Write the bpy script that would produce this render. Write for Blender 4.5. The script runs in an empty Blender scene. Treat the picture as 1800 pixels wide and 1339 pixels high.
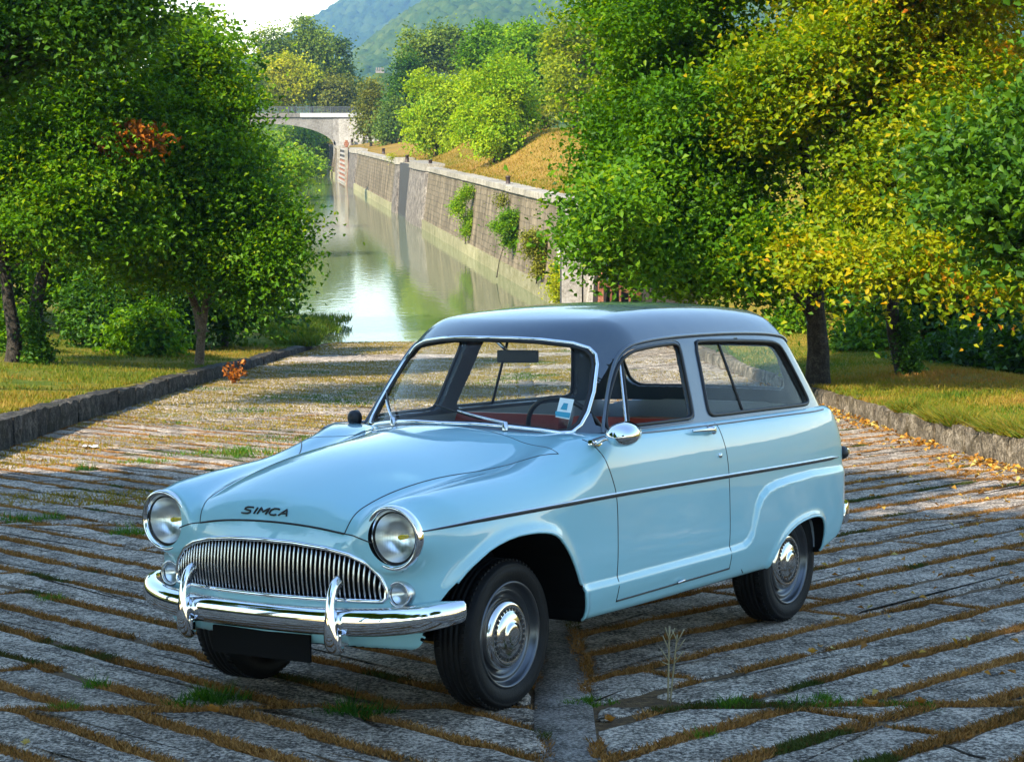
import bpy, bmesh, math, random
import numpy as np
from mathutils import Vector, Matrix, Euler

SC = bpy.context.scene
COL = SC.collection
RNG = np.random.default_rng(7)
random.seed(7)

# ------------------------------------------------------------------ camera
CAMZ = 5.2466
PITCH = math.radians(6.801)
FPX = 3760.56            # focal length in pixels of an 1800 pixel wide frame
cam_d = bpy.data.cameras.new('camera')
cam_d.sensor_width = 36.0
cam_d.lens = FPX / 1800.0 * 36.0
cam_d.clip_start = 0.1
cam_d.clip_end = 9000
cam = bpy.data.objects.new('camera', cam_d)
cam.location = (0, 0, CAMZ)
cam.rotation_euler = (math.pi / 2 - PITCH, 0, 0)
COL.objects.link(cam)
SC.camera = cam

# ------------------------------------------------------------------ light
SUN_ELEV = math.radians(38)
SUN_DIR = Vector((-0.68, -0.73, 0)).normalized() * math.cos(SUN_ELEV) + Vector((0, 0, math.sin(SUN_ELEV)))  # towards the sun
world = bpy.data.worlds.new('World')
SC.world = world
world.use_nodes = True
nt = world.node_tree
nt.nodes.clear()
sky = nt.nodes.new('ShaderNodeTexSky')
sky.sky_type = 'NISHITA'
sky.sun_disc = False
sky.sun_elevation = SUN_ELEV
sky.sun_rotation = math.atan2(SUN_DIR.x, SUN_DIR.y)
sky.air_density = 2.0
sky.altitude = 2600
sky.dust_density = 0.0
sky.ozone_density = 2.5
bg = nt.nodes.new('ShaderNodeBackground')
bg.inputs['Strength'].default_value = 0.15
wo = nt.nodes.new('ShaderNodeOutputWorld')
nt.links.new(sky.outputs[0], bg.inputs['Color'])
nt.links.new(bg.outputs[0], wo.inputs['Surface'])
sun_d = bpy.data.lights.new('sun', 'SUN')
sun_d.energy = 4.8
sun_d.angle = math.radians(0.53)
sun_d.color = (1.0, 0.90, 0.73)
sun = bpy.data.objects.new('sun', sun_d)
sun.rotation_euler = SUN_DIR.to_track_quat('Z', 'Y').to_euler()
sun.location = (0, 0, 60)
COL.objects.link(sun)
vs = SC.view_settings
vs.view_transform = 'Standard'
vs.look = 'None'
vs.exposure = 1.5
vs.gamma = 1.0
vs.use_curve_mapping = False
SC.render.engine = 'CYCLES'
SC.cycles.max_bounces = 8
SC.cycles.transparent_max_bounces = 24
SC.cycles.volume_bounces = 0

# ------------------------------------------------------------------ helpers
CP, SP = math.cos(PITCH), math.sin(PITCH)
def at(u, v, Y):
    """the place in the world, Y metres ahead of the camera, that is seen at (u, v) of the 1800 x 1339 photograph"""
    dx, dy = (u - 900) / FPX, (v - 669.5) / FPX
    d = np.array([dx, CP - dy * SP, -SP - dy * CP])
    return d * (Y / d[1]) + np.array([0, 0, CAMZ])

def ramp_z(x, y):
    return 3.5447 + 0.006741 * x - 0.067672 * y

def ss(a, b, x):
    t = np.clip((x - a) / (b - a), 0, 1)
    return t * t * (3 - 2 * t)

def tag(o, label=None, cat=None, group=None, kind=None):
    if label: o['label'] = label
    if cat: o['category'] = cat
    if group: o['group'] = group
    if kind: o['kind'] = kind
    return o

def link(name, me, mats=None, parent=None):
    o = bpy.data.objects.new(name, me)
    COL.objects.link(o)
    if mats is not None and len(me.materials) == 0:
        for m in (mats if isinstance(mats, (list, tuple)) else [mats]):
            me.materials.append(m)
    if parent is not None:
        o.parent = parent
    return o

def empty(name, loc=(0, 0, 0), rot=(0, 0, 0), parent=None):
    o = bpy.data.objects.new(name, None)
    o.empty_display_size = 0.2
    o.location = loc
    o.rotation_euler = rot
    COL.objects.link(o)
    if parent is not None:
        o.parent = parent
    return o

def mesh_np(name, V, loops, starts, smooth=False, attrs=None, matidx=None):
    """mesh from flat arrays: vertices, loop vertex indices, polygon starts"""
    me = bpy.data.meshes.new(name)
    V = np.asarray(V, np.float32); loops = np.asarray(loops, np.int32); starts = np.asarray(starts, np.int32)
    me.vertices.add(len(V)); me.vertices.foreach_set('co', V.ravel())
    me.loops.add(len(loops)); me.loops.foreach_set('vertex_index', loops)
    me.polygons.add(len(starts)); me.polygons.foreach_set('loop_start', starts)
    if matidx is not None:
        me.polygons.foreach_set('material_index', np.asarray(matidx, np.int32))
    me.update(calc_edges=True)
    if smooth:
        me.polygons.foreach_set('use_smooth', np.ones(len(starts), bool))
    for k, (dom, arr) in (attrs or {}).items():
        a = me.attributes.new(k, 'FLOAT', dom)
        a.data.foreach_set('value', np.asarray(arr, np.float32))
    me.validate(clean_customdata=False)
    return me

def quads_mesh(name, V, Q, **kw):
    Q = np.asarray(Q, np.int32)
    return mesh_np(name, V, Q.ravel(), np.arange(len(Q)) * Q.shape[1], **kw)

class MB:
    """collects simple shapes and turns them into ONE mesh"""
    def __init__(s):
        s.v = []; s.f = []; s.sm = []
    def add(s, V, F, smooth=False):
        o = len(s.v)
        s.v += [tuple(map(float, p)) for p in V]
        s.f += [tuple(int(i) + o for i in f) for f in F]
        s.sm += [smooth] * len(F)
        return s
    def box(s, c, size, R=None):
        hx, hy, hz = [q / 2 for q in size]
        P = np.array([(x, y, z) for x in (-hx, hx) for y in (-hy, hy) for z in (-hz, hz)])
        if R is not None: P = P @ np.asarray(R).T
        P = P + np.asarray(c)
        s.add(P, [(0, 1, 3, 2), (4, 6, 7, 5), (0, 4, 5, 1), (2, 3, 7, 6), (0, 2, 6, 4), (1, 5, 7, 3)])
        return s
    def tube(s, pts, r, n=8, closed=False, cap=True, squash=None):
        pts = np.asarray(pts, float); m = len(pts)
        r = np.broadcast_to(np.asarray(r, float), (m,))
        if closed:
            T = np.roll(pts, -1, 0) - np.roll(pts, 1, 0)
        else:
            T = np.gradient(pts, axis=0)
        T /= np.linalg.norm(T, axis=1)[:, None] + 1e-12
        up = np.array([0, 0, 1.0]) if abs(T[0][2]) < 0.9 else np.array([1.0, 0, 0])
        N = np.cross(T[0], up); N /= np.linalg.norm(N)
        V = []
        for i in range(m):
            N = N - T[i] * (N @ T[i]); N /= np.linalg.norm(N) + 1e-12
            B = np.cross(T[i], N)
            for k in range(n):
                a = 2 * math.pi * k / n
                V.append(pts[i] + r[i] * (math.cos(a) * N + math.sin(a) * B * (squash or 1)))
        F = []
        for i in range(m if closed else m - 1):
            j = (i + 1) % m
            for k in range(n):
                l = (k + 1) % n
                F.append((i * n + k, i * n + l, j * n + l, j * n + k))
        if cap and not closed:
            F.append(tuple(range(n))[::-1]); F.append(tuple((m - 1) * n + k for k in range(n)))
        s.add(V, F, True)
        return s
    def lathe(s, prof, n=48, axis='y', c=(0, 0, 0)):
        """prof: list of (radius, height along the axis)"""
        V = []
        for (r, h) in prof:
            for k in range(n):
                a = 2 * math.pi * k / n
                p = {'y': (r * math.cos(a), h, r * math.sin(a)), 'x': (h, r * math.cos(a), r * math.sin(a)), 'z': (r * math.cos(a), r * math.sin(a), h)}[axis]
                V.append((p[0] + c[0], p[1] + c[1], p[2] + c[2]))
        F = []
        for i in range(len(prof) - 1):
            for k in range(n):
                l = (k + 1) % n
                F.append((i * n + k, (i + 1) * n + k, (i + 1) * n + l, i * n + l))
        s.add(V, F, True)
        return s
    def sweep(s, path, frames, prof, closed=False, cap=True, smooth=True):
        """prof (p,2) placed at each path point with frames (U,W)"""
        m, p = len(path), len(prof)
        V = []
        for i in range(m):
            for (a, b) in prof:
                V.append(np.asarray(path[i]) + a * np.asarray(frames[i][0]) + b * np.asarray(frames[i][1]))
        F = []
        for i in range(m if closed else m - 1):
            j = (i + 1) % m
            for k in range(p):
                l = (k + 1) % p
                F.append((i * p + k, i * p + l, j * p + l, j * p + k))
        if cap and not closed:
            F.append(tuple(range(p))[::-1]); F.append(tuple((m - 1) * p + k for k in range(p)))
        s.add(V, F, smooth)
        return s
    def build(s, name, mat, parent=None, fix=True, bevel=None):
        me = bpy.data.meshes.new(name)
        me.from_pydata(s.v, [], s.f)
        me.polygons.foreach_set('use_smooth', s.sm)
        if fix or bevel:
            bm = bmesh.new(); bm.from_mesh(me)
            if bevel:
                bmesh.ops.bevel(bm, geom=[e for e in bm.edges], offset=bevel, segments=2, affect='EDGES', profile=0.7)
            bmesh.ops.recalc_face_normals(bm, faces=bm.faces[:])
            bm.to_mesh(me); bm.free()
        me.update()
        return link(name, me, mat, parent)

# ------------------------------------------------------------------ materials
def newmat(name):
    m = bpy.data.materials.new(name)
    m.use_nodes = True
    n = m.node_tree.nodes
    return m, n, m.node_tree.links, n['Principled BSDF']

def simple(name, col, rough=0.5, metal=0.0, coat=0.0, cior=1.6, spec=0.5, noise=0.0, nscale=8.0, bump=0.0, bscale=60.0):
    m, n, l, p = newmat(name)
    p.inputs['Base Color'].default_value = (*col, 1)
    p.inputs['Roughness'].default_value = rough
    p.inputs['Metallic'].default_value = metal
    p.inputs['Coat Weight'].default_value = coat
    p.inputs['Coat Roughness'].default_value = 0.02
    p.inputs['Coat IOR'].default_value = cior
    p.inputs['Specular IOR Level'].default_value = spec
    if noise:
        t = n.new('ShaderNodeTexNoise'); t.inputs['Scale'].default_value = nscale; t.inputs['Detail'].default_value = 6
        tc = n.new('ShaderNodeTexCoord'); l.new(tc.outputs['Object'], t.inputs['Vector'])
        r = n.new('ShaderNodeMapRange'); r.inputs['From Min'].default_value = 0.3; r.inputs['From Max'].default_value = 0.7
        r.inputs['To Min'].default_value = 1 - noise; r.inputs['To Max'].default_value = 1 + noise
        l.new(t.outputs['Fac'], r.inputs['Value'])
        mx = n.new('ShaderNodeVectorMath'); mx.operation = 'SCALE'; mx.inputs[0].default_value = col
        l.new(r.outputs[0], mx.inputs['Scale']); l.new(mx.outputs[0], p.inputs['Base Color'])
    if bump:
        t2 = n.new('ShaderNodeTexNoise'); t2.inputs['Scale'].default_value = bscale; t2.inputs['Detail'].default_value = 8
        tc = n.new('ShaderNodeTexCoord'); l.new(tc.outputs['Object'], t2.inputs['Vector'])
        b = n.new('ShaderNodeBump'); b.inputs['Strength'].default_value = bump; b.inputs['Distance'].default_value = 0.02
        l.new(t2.outputs['Fac'], b.inputs['Height']); l.new(b.outputs[0], p.inputs['Normal'])
    return m

def ramp_node(n, stops):
    r = n.new('ShaderNodeValToRGB')
    el = r.color_ramp.elements
    el[0].position, el[0].color = stops[0][0], (*stops[0][1], 1)
    el[1].position, el[1].color = stops[-1][0], (*stops[-1][1], 1)
    for p_, c in stops[1:-1]:
        e = el.new(p_); e.color = (*c, 1)
    return r

def leaf_mat(name, stops, trans=0.4, rough=0.45):
    """leaf colour picked by the per-leaf attribute 'tint'"""
    m, n, l, p = newmat(name)
    a = n.new('ShaderNodeAttribute'); a.attribute_name = 'tint'
    r = ramp_node(n, stops)
    l.new(a.outputs['Fac'], r.inputs['Fac'])
    l.new(r.outputs[0], p.inputs['Base Color'])
    p.inputs['Roughness'].default_value = rough
    p.inputs['Specular IOR Level'].default_value = 0.15
    t = n.new('ShaderNodeBsdfTranslucent')
    hs = n.new('ShaderNodeHueSaturation'); hs.inputs['Value'].default_value = 1.5; hs.inputs['Saturation'].default_value = 1.1; hs.inputs['Hue'].default_value = 0.485
    l.new(r.outputs[0], hs.inputs['Color']); l.new(hs.outputs[0], t.inputs['Color'])
    mx = n.new('ShaderNodeMixShader'); mx.inputs[0].default_value = trans
    l.new(p.outputs[0], mx.inputs[1]); l.new(t.outputs[0], mx.inputs[2])
    l.new(mx.outputs[0], n['Material Output'].inputs['Surface'])
    return m
# ------------------------------------------------------------------ the car's shape (x forwards, y to its left, z up, front axle at x = 0)
def smin(a, b, k):
    h = np.maximum(k - np.abs(a - b), 0) / k
    return np.minimum(a, b) - h * h * k * 0.25
def smax(a, b, k):
    return -smin(-a, -b, k)

class Spl:
    """natural cubic spline"""
    def __init__(s, pts):
        pts = sorted(pts)
        x = np.array([p[0] for p in pts], float); y = np.array([p[1] for p in pts], float)
        n = len(x); h = np.diff(x)
        A = np.eye(n); b = np.zeros(n)
        for i in range(1, n - 1):
            A[i, i - 1:i + 2] = h[i - 1], 2 * (h[i - 1] + h[i]), h[i]
            b[i] = 6 * ((y[i + 1] - y[i]) / h[i] - (y[i] - y[i - 1]) / h[i - 1])
        s.x, s.y, s.h, s.m = x, y, h, np.linalg.solve(A, b)
        xs = np.linspace(x[0], x[-1], 2000)
        s.tx, s.tv = xs, s._ev(xs)
    def _ev(s, q):
        i = np.clip(np.searchsorted(s.x, q) - 1, 0, len(s.h) - 1)
        h = s.h[i]; a = (s.x[i + 1] - q) / h; b = (q - s.x[i]) / h
        return a * s.y[i] + b * s.y[i + 1] + ((a ** 3 - a) * s.m[i] + (b ** 3 - b) * s.m[i + 1]) * h * h / 6
    def __call__(s, q):
        return np.interp(q, s.tx, s.tv)

def closed_smooth(P, it=2):
    """Chaikin corner cutting of a closed outline"""
    P = np.asarray(P, float)
    for _ in range(it):
        Q = np.roll(P, -1, 0)
        P = np.stack([0.75 * P + 0.25 * Q, 0.25 * P + 0.75 * Q], 1).reshape(-1, P.shape[1])
    return P

def poly_sd(P, u, v):
    """signed distance (negative inside) of points (u, v) to a closed outline"""
    P = np.asarray(P, float)
    sh = np.shape(u); u = np.ravel(u).astype(float); v = np.ravel(v).astype(float)
    d2 = np.full(u.shape, 1e9); ins = np.zeros(u.shape, bool)
    n = len(P)
    for i in range(n):
        ax, ay = P[i]; bx, by = P[(i + 1) % n]
        ex, ey = bx - ax, by - ay
        wx, wy = u - ax, v - ay
        t = np.clip((wx * ex + wy * ey) / (ex * ex + ey * ey + 1e-12), 0, 1)
        d2 = np.minimum(d2, (wx - ex * t) ** 2 + (wy - ey * t) ** 2)
        c = ((ay > v) != (by > v))
        with np.errstate(divide='ignore', invalid='ignore'):
            xi = ax + (v - ay) / (by - ay if by != ay else 1e-12) * ex
        ins ^= c & (u < xi)
    return (np.sqrt(d2) * np.where(ins, -1, 1)).reshape(sh)

def rrect(cx, cy, hx, hy, r, n=6):
    out = []
    for (sx, sy, a0) in ((1, 1, 0), (-1, 1, 90), (-1, -1, 180), (1, -1, 270)):
        for k in range(n + 1):
            a = math.radians(a0 + 90 * k / n)
            out.append((cx + sx * (hx - r) + r * math.cos(a), cy + sy * (hy - r) + r * math.sin(a)))
    return np.array(out)

# plan width of the body, hood crest, fender crest
PLAN = Spl([(0.75, .655), (0.55, .705), (0.35, .745), (0.1, .768), (-0.3, .775), (-1.2, .776), (-2.0, .772), (-2.5, .762), (-2.8, .742), (-3.1, .70), (-3.4, .62)])
SECT = Spl([(0.18, -.12), (0.28, -.052), (0.36, -.022), (0.45, -.006), (0.6, 0.0), (0.77, 0.0), (0.88, -.006), (0.97, -.022), (1.04, -.043), (1.2, -.10)])
HOOD = Spl([(0.80, .56), (0.70, .685), (0.655, .765), (0.62, .815), (0.55, .868), (0.40, .930), (0.18, .985), (-0.2, 1.030), (-0.45, 1.050), (-0.7, 1.052)])
VALL = Spl([(0.80, .60), (0.62, .735), (0.5, .785), (0.2, .858), (0.0, .890), (-0.3, .938), (-0.5, .985), (-0.7, 1.02)])
FEND = Spl([(0.80, .80), (0.6, .838), (0.5, .852), (0.3, .877), (0.07, .897), (-0.12, .915), (-0.3, .948), (-0.45, .988), (-0.6, 1.015), (-0.8, 1.025)])
BELT = 1.022
ARCH_F = closed_smooth([(.50, .15), (.475, .44), (.453, .506), (.39, .575), (.325, .622), (.233, .666), (.105, .690), (-.03, .692), (-.13, .684), (-.205, .661), (-.262, .612), (-.313, .553), (-.394, .427), (-.440, .315), (-.446, .15)], 1)
ARCH_R = closed_smooth([(-2.085, .15), (-2.085, .325), (-2.105, .362), (-2.183, .440), (-2.30, .487), (-2.42, .506), (-2.53, .510), (-2.615, .500), (-2.66, .470), (-2.682, .42), (-2.692, .34), (-2.692, .15)], 1)
CREASE = np.array([(-.30, .43), (-.455, .429), (-.676, .429), (-1.0, .434), (-1.299, .438), (-1.70, .442), (-1.80, .447), (-1.85, .466), (-1.88, .50), (-1.90, .55), (-1.925, .61), (-1.962, .652), (-2.03, .685), (-2.12, .700), (-2.25, .709), (-2.528, .717), (-2.831, .709), (-3.3, .70), (-3.3, .0), (-.30, .0)])
GRILLE = np.array([(-.50, .482), (.50, .482), (.515, .495), (.515, .53), (.495, .575), (.45, .62), (.38, .652), (.28, .674), (.15, .687), (0, .691), (-.15, .687), (-.28, .674), (-.38, .652), (-.45, .62), (-.495, .575), (-.515, .53), (-.515, .495)])

def front_x(a, z):
    return 0.662 - 0.31 * a * a - 0.22 * a ** 4 - 0.55 * np.maximum(0.42 - z, 0) ** 1.3
def rear_x(a, z):
    return -3.27 + 0.38 * a * a + 0.35 * np.maximum(z - 0.80, 0) + 0.9 * np.maximum(z - 0.80, 0) ** 2 + 0.5 * np.maximum(0.45 - z, 0)

_cache = {}
def grid2d(key, P, x, z):
    """signed distance to an outline in the side view through a fine table"""
    if key not in _cache:
        gx = np.arange(-3.5, 0.95, 0.006); gz = np.arange(0.0, 1.7, 0.006)
        _cache[key] = poly_sd(P, *np.meshgrid(gx, gz, indexing='ij')).astype(np.float32)
    T = _cache[key]
    fx = np.clip((x + 3.5) / 0.006, 0, T.shape[0] - 1.001); fz = np.clip(z / 0.006, 0, T.shape[1] - 1.001)
    i = fx.astype(int); j = fz.astype(int); u = fx - i; v = fz - j
    return (T[i, j] * (1 - u) + T[i + 1, j] * u) * (1 - v) + (T[i, j + 1] * (1 - u) + T[i + 1, j + 1] * u) * v

def outer_body(x, y, z):
    a = np.sqrt(y * y + 1e-6)
    arf = grid2d('af', ARCH_F, x, z); arr = grid2d('ar', ARCH_R, x, z)
    w = PLAN(x) + SECT(z) + 0.017 * ss(-.020, .024, -grid2d('cr', CREASE, x, z)) * ss(.10, -.30, x)
    w = w + 0.013 * np.exp(-(arf / .028) ** 2) + 0.010 * np.exp(-(arr / .022) ** 2)
    d_side = a - w
    q = np.clip(a / 0.47, 0, 1.35)
    hc, vl = HOOD(x), VALL(x)
    hood = hc - (hc - vl) * q ** 2.2
    fen = FEND(x) - 1.3 * (a - 0.605) ** 2
    top = smax(hood, fen, 0.05)
    cab = ss(-.45, -.75, x)
    top = top * (1 - cab) + BELT * cab
    slope = 1.0 + 0.55 * ss(0.5, 0.66, x)
    d_top = (z - top) / slope
    k = 0.155 * (1 - cab) + 0.035 * cab
    d = smax(d_side, d_top, k)
    pod = smax(np.sqrt((a - 0.560) ** 2 + (z - (0.722 + 0.03 * ss(.5, -.2, x))) ** 2) - 0.121, x - 0.578, 0.012)
    pod = np.maximum(pod, -0.2 - x)
    fr = (x - front_x(a, z)) / 1.1
    d = smax(d, fr, 0.09)
    d = smin(d, pod, 0.07)
    d = smax(d, (rear_x(a, z) - x) / 1.1, 0.13)
    d = smax(d, 0.283 + 0.02 * ss(-.5, -2.9, x) + 0.09 * ss(-2.6, -3.15, x) + .02 * ss(.3, .7, x) - z, 0.03)
    return d

def sdf_body(x, y, z):
    d = outer_body(x, y, z)
    a = np.abs(y)
    d = np.maximum(d, -np.maximum(grid2d('af', ARCH_F, x, z), 0.40 - a))
    d = np.maximum(d, -np.maximum(grid2d('ar', ARCH_R, x, z), 0.43 - a))
    gr = grid_yz('gr', GRILLE, y, z)
    d = np.maximum(d, -np.maximum(gr, 0.50 - x))
    lamp = np.maximum(np.sqrt((a - .560) ** 2 + (z - .722) ** 2) - .102, .47 - x)
    sl = np.maximum(np.sqrt((a - .562) ** 2 + (z - .510) ** 2) - .041, .50 - x)
    d = np.maximum(d, -np.minimum(lamp, sl))
    cav = np.maximum(np.maximum(a - (PLAN(x) - 0.085), -(x + 2.98)), np.maximum(x + 0.74, 0.36 - z))
    return np.maximum(d, -cav)

def grid_yz(key, P, y, z):
    if key not in _cache:
        gy = np.arange(-1.0, 1.0, 0.006); gz = np.arange(0.0, 1.7, 0.006)
        _cache[key] = poly_sd(P, *np.meshgrid(gy, gz, indexing='ij')).astype(np.float32)
    T = _cache[key]
    fx = np.clip((y + 1.0) / 0.006, 0, T.shape[0] - 1.001); fz = np.clip(z / 0.006, 0, T.shape[1] - 1.001)
    i = fx.astype(int); j = fz.astype(int); u = fx - i; v = fz - j
    return (T[i, j] * (1 - u) + T[i + 1, j] * u) * (1 - v) + (T[i, j + 1] * (1 - u) + T[i + 1, j + 1] * u) * v

# greenhouse
GBASE = Spl([(-0.2, .60), (-0.6, .650), (-0.8, .672), (-1.1, .697), (-1.5, .712), (-2.2, .714), (-2.6, .700), (-2.9, .66), (-3.2, .59)])
ROOF = Spl([(-0.3, 1.20), (-0.6, 1.335), (-0.85, 1.436), (-1.1, 1.502), (-1.4, 1.536), (-1.9, 1.548), (-2.4, 1.534), (-2.7, 1.500), (-2.95, 1.43), (-3.2, 1.32)])
def ws_x(a, z):
    return -0.50 - 0.93 * (z - 1.03) - 0.82 * a * a
def back_x(a, z):
    return -3.06 + 0.42 * a * a + 0.72 * (z - 1.02)
def outer_green(x, y, z):
    a = np.sqrt(y * y + 1e-6)
    w = GBASE(x) - 0.36 * (z - 1.02)
    d_side = (a - w) / 1.05
    d_roof = (z - (ROOF(x) - 0.14 * a * a)) / (1 + .1 * ss(-1.1, -.7, x))
    d = smax(d_side, d_roof, 0.15)
    fb = smax((x - ws_x(a, z)) / 1.5, (back_x(a, z) - x) / 1.3, 0.02)
    return smax(d, fb, 0.07)
# ------------------------------------------------------------------ the car: meshes
import openvdb

def sdf_surface(fn, lo, hi, h, iters=3, edges=()):
    """closed quad surface of fn = 0, symmetric in y, pulled exactly onto the surface; returns V, Q, N"""
    nx = int((hi[0] - lo[0]) / h) + 1; nz = int((hi[2] - lo[2]) / h) + 1; ny = int(hi[1] / h) + 1
    X = (lo[0] + h * np.arange(nx)).astype(np.float32); Z = (lo[2] + h * np.arange(nz)).astype(np.float32)
    Y = (h * np.arange(ny)).astype(np.float32)
    D = np.empty((nx, ny, nz), np.float32)
    for i0 in range(0, nx, 60):
        gx, gy, gz = np.meshgrid(X[i0:i0 + 60], Y, Z, indexing='ij')
        D[i0:i0 + 60] = fn(gx, gy, gz)
    D = np.concatenate([D[:, :0:-1], D], 1)
    D = np.clip(D, -3 * h, 3 * h).astype(np.float32)
    g = openvdb.FloatGrid(3 * h)
    g.copyFromArray(np.ascontiguousarray(D))
    P, Q = g.convertToQuads(isovalue=0.0)
    P = np.asarray(P, float); Q = np.asarray(Q, np.int64)
    V = np.stack([lo[0] + h * P[:, 0], h * (P[:, 1] - (ny - 1)), lo[2] + h * P[:, 2]], 1)
    N = None
    for it in range(iters):
        V, N = to_surface(fn, V, h)
    # vertices near an edge where two surfaces cross are pulled onto that edge
    for f1, f2, ok in edges:
        x, y, z = V.T
        m = np.where((np.abs(f1(x, y, z)) < .75 * h) & (np.abs(f2(x, y, z)) < .75 * h) & ok(x, y, z))[0]
        W = V[m]
        for _ in range(4):
            W, _n = to_surface(f2, W, h)
            W, Nn = to_surface(f1, W, h)
        good = np.linalg.norm(W - V[m], axis=1) < 1.6 * h
        V[m[good]] = W[good]; N[m[good]] = Nn[good]
    # outward winding
    a = V[Q[:, 1]] - V[Q[:, 0]]; b = V[Q[:, 2]] - V[Q[:, 0]]
    fnrm = np.cross(a, b)
    if (np.einsum('ij,ij->i', fnrm, N[Q[:, 0]]) > 0).mean() < 0.5:
        Q = Q[:, ::-1]
    return V, Q, N

def grad(fn, V, e=0.0015):
    G = np.empty_like(V)
    for k in range(3):
        d = np.zeros(3); d[k] = e
        A, B = V + d, V - d
        G[:, k] = (fn(A[:, 0], A[:, 1], A[:, 2]) - fn(B[:, 0], B[:, 1], B[:, 2])) / (2 * e)
    return G

def to_surface(fn, V, lim=0.05):
    V = np.asarray(V, float)
    d = fn(V[:, 0], V[:, 1], V[:, 2])
    G = grad(fn, V)
    L = np.maximum((G * G).sum(1), 0.15)
    s = np.clip(d / L, -lim, lim)
    V = V - G * s[:, None]
    return V, G / (np.linalg.norm(G, axis=1)[:, None] + 1e-9)

def put_on(fn, pts, off=0.0, it=5):
    P = np.asarray(pts, float).reshape(-1, 3)
    for _ in range(it):
        P, N = to_surface(fn, P, 0.06)
    return P + N * off, N

def dense(pts, step=0.02, closed=False):
    P = np.asarray(pts, float)
    if closed: P = np.vstack([P, P[:1]])
    out = []
    for i in range(len(P) - 1):
        n = max(1, int(np.linalg.norm(P[i + 1] - P[i]) / step))
        for k in range(n):
            out.append(P[i] + (P[i + 1] - P[i]) * k / n)
    if not closed: out.append(P[-1])
    return np.array(out)

def smooth_line(pts, step=0.02, it=2):
    P = np.asarray(pts, float)
    for _ in range(it):
        Q = [P[0]]
        for i in range(len(P) - 1):
            Q += [0.75 * P[i] + 0.25 * P[i + 1], 0.25 * P[i] + 0.75 * P[i + 1]]
        Q.append(P[-1]); P = np.array(Q)
    return dense(P, step)

def sub_mesh(name, V, Q, N, sel):
    q = Q[sel]
    ids, inv = np.unique(q.ravel(), return_inverse=True)
    me = quads_mesh(name, V[ids], inv.reshape(q.shape), smooth=True)
    me.normals_split_custom_set_from_vertices([tuple(n) for n in N[ids]])
    return me

M_PAINT = simple('pale blue car paint', (0.265, 0.525, 0.605), rough=0.4, coat=1.0, spec=0.2)
M_ROOF = simple('grey blue car paint', (0.058, 0.082, 0.115), rough=0.35, coat=1.0, cior=1.5, spec=0.2)
def weather(m, ripple=.10, film=.10):
    # hand-beaten old panels: faint waves in the gloss and a thin uneven film of dust
    n, l = m.node_tree.nodes, m.node_tree.links; p = n['Principled BSDF']
    tc = n.new('ShaderNodeTexCoord')
    t = n.new('ShaderNodeTexNoise'); t.inputs['Scale'].default_value = 5.0; t.inputs['Detail'].default_value = 2
    l.new(tc.outputs['Object'], t.inputs['Vector'])
    b = n.new('ShaderNodeBump'); b.inputs['Strength'].default_value = ripple; b.inputs['Distance'].default_value = .012
    l.new(t.outputs['Fac'], b.inputs['Height']); l.new(b.outputs[0], p.inputs['Coat Normal'])
    d = n.new('ShaderNodeTexNoise'); d.inputs['Scale'].default_value = 2.3; d.inputs['Detail'].default_value = 9; d.inputs['Roughness'].default_value = .7
    l.new(tc.outputs['Object'], d.inputs['Vector'])
    r = n.new('ShaderNodeMapRange'); r.inputs['From Min'].default_value = .4; r.inputs['From Max'].default_value = .75; r.inputs['To Min'].default_value = 0; r.inputs['To Max'].default_value = film
    l.new(d.outputs['Fac'], r.inputs['Value'])
    mx = n.new('ShaderNodeMixRGB'); mx.inputs[1].default_value = p.inputs['Base Color'].default_value; mx.inputs[2].default_value = (.34, .31, .26, 1)
    l.new(r.outputs[0], mx.inputs[0]); l.new(mx.outputs[0], p.inputs['Base Color'])
    r2 = n.new('ShaderNodeMapRange'); r2.inputs['From Min'].default_value = .4; r2.inputs['From Max'].default_value = .75; r2.inputs['To Min'].default_value = .015; r2.inputs['To Max'].default_value = .09
    l.new(d.outputs['Fac'], r2.inputs['Value']); l.new(r2.outputs[0], p.inputs['Coat Roughness'])
weather(M_PAINT); weather(M_ROOF)
M_CHROME = simple('chrome', (0.82, 0.83, 0.85), rough=0.06, metal=1.0)
M_CAP = simple('dull chrome', (0.62, 0.61, 0.60), rough=0.13, metal=1.0)
M_SATIN = simple('satin bright metal', (0.60, 0.61, 0.63), rough=0.25, metal=1.0)
M_RUBBER = simple('rubber', (0.007, 0.007, 0.0075), rough=0.6, spec=0.2, noise=0.3, nscale=30, bump=0.15, bscale=150)
M_BLACK = simple('black rubber seal', (0.006, 0.006, 0.007), rough=0.5)
M_DARK = simple('black underside', (0.006, 0.006, 0.006), rough=0.9, spec=0.1)
M_RIM = simple('grey wheel paint', (0.10, 0.105, 0.115), rough=0.28, metal=0.8)
M_LINER = simple('grey cabin lining', (0.24, 0.28, 0.32), rough=0.7)
M_SEAT = simple('red brown seat vinyl', (0.30, 0.035, 0.02), rough=0.45)
M_BROWN = simple('orange brown blanket', (0.20, 0.075, 0.02), rough=0.95, noise=0.7, nscale=22)
M_REFL = simple('lamp reflector', (0.85, 0.86, 0.86), rough=0.28, metal=1.0)
M_YEL = simple('yellow bulb glass', (0.75, 0.55, 0.02), rough=0.2)
M_WHITE = simple('white paper', (0.75, 0.78, 0.78), rough=0.6)
M_STKBLUE = simple('blue print', (0.03, 0.28, 0.40), rough=0.6)
M_RED = simple('red lamp glass', (0.35, 0.01, 0.008), rough=0.1, coat=1)

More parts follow.
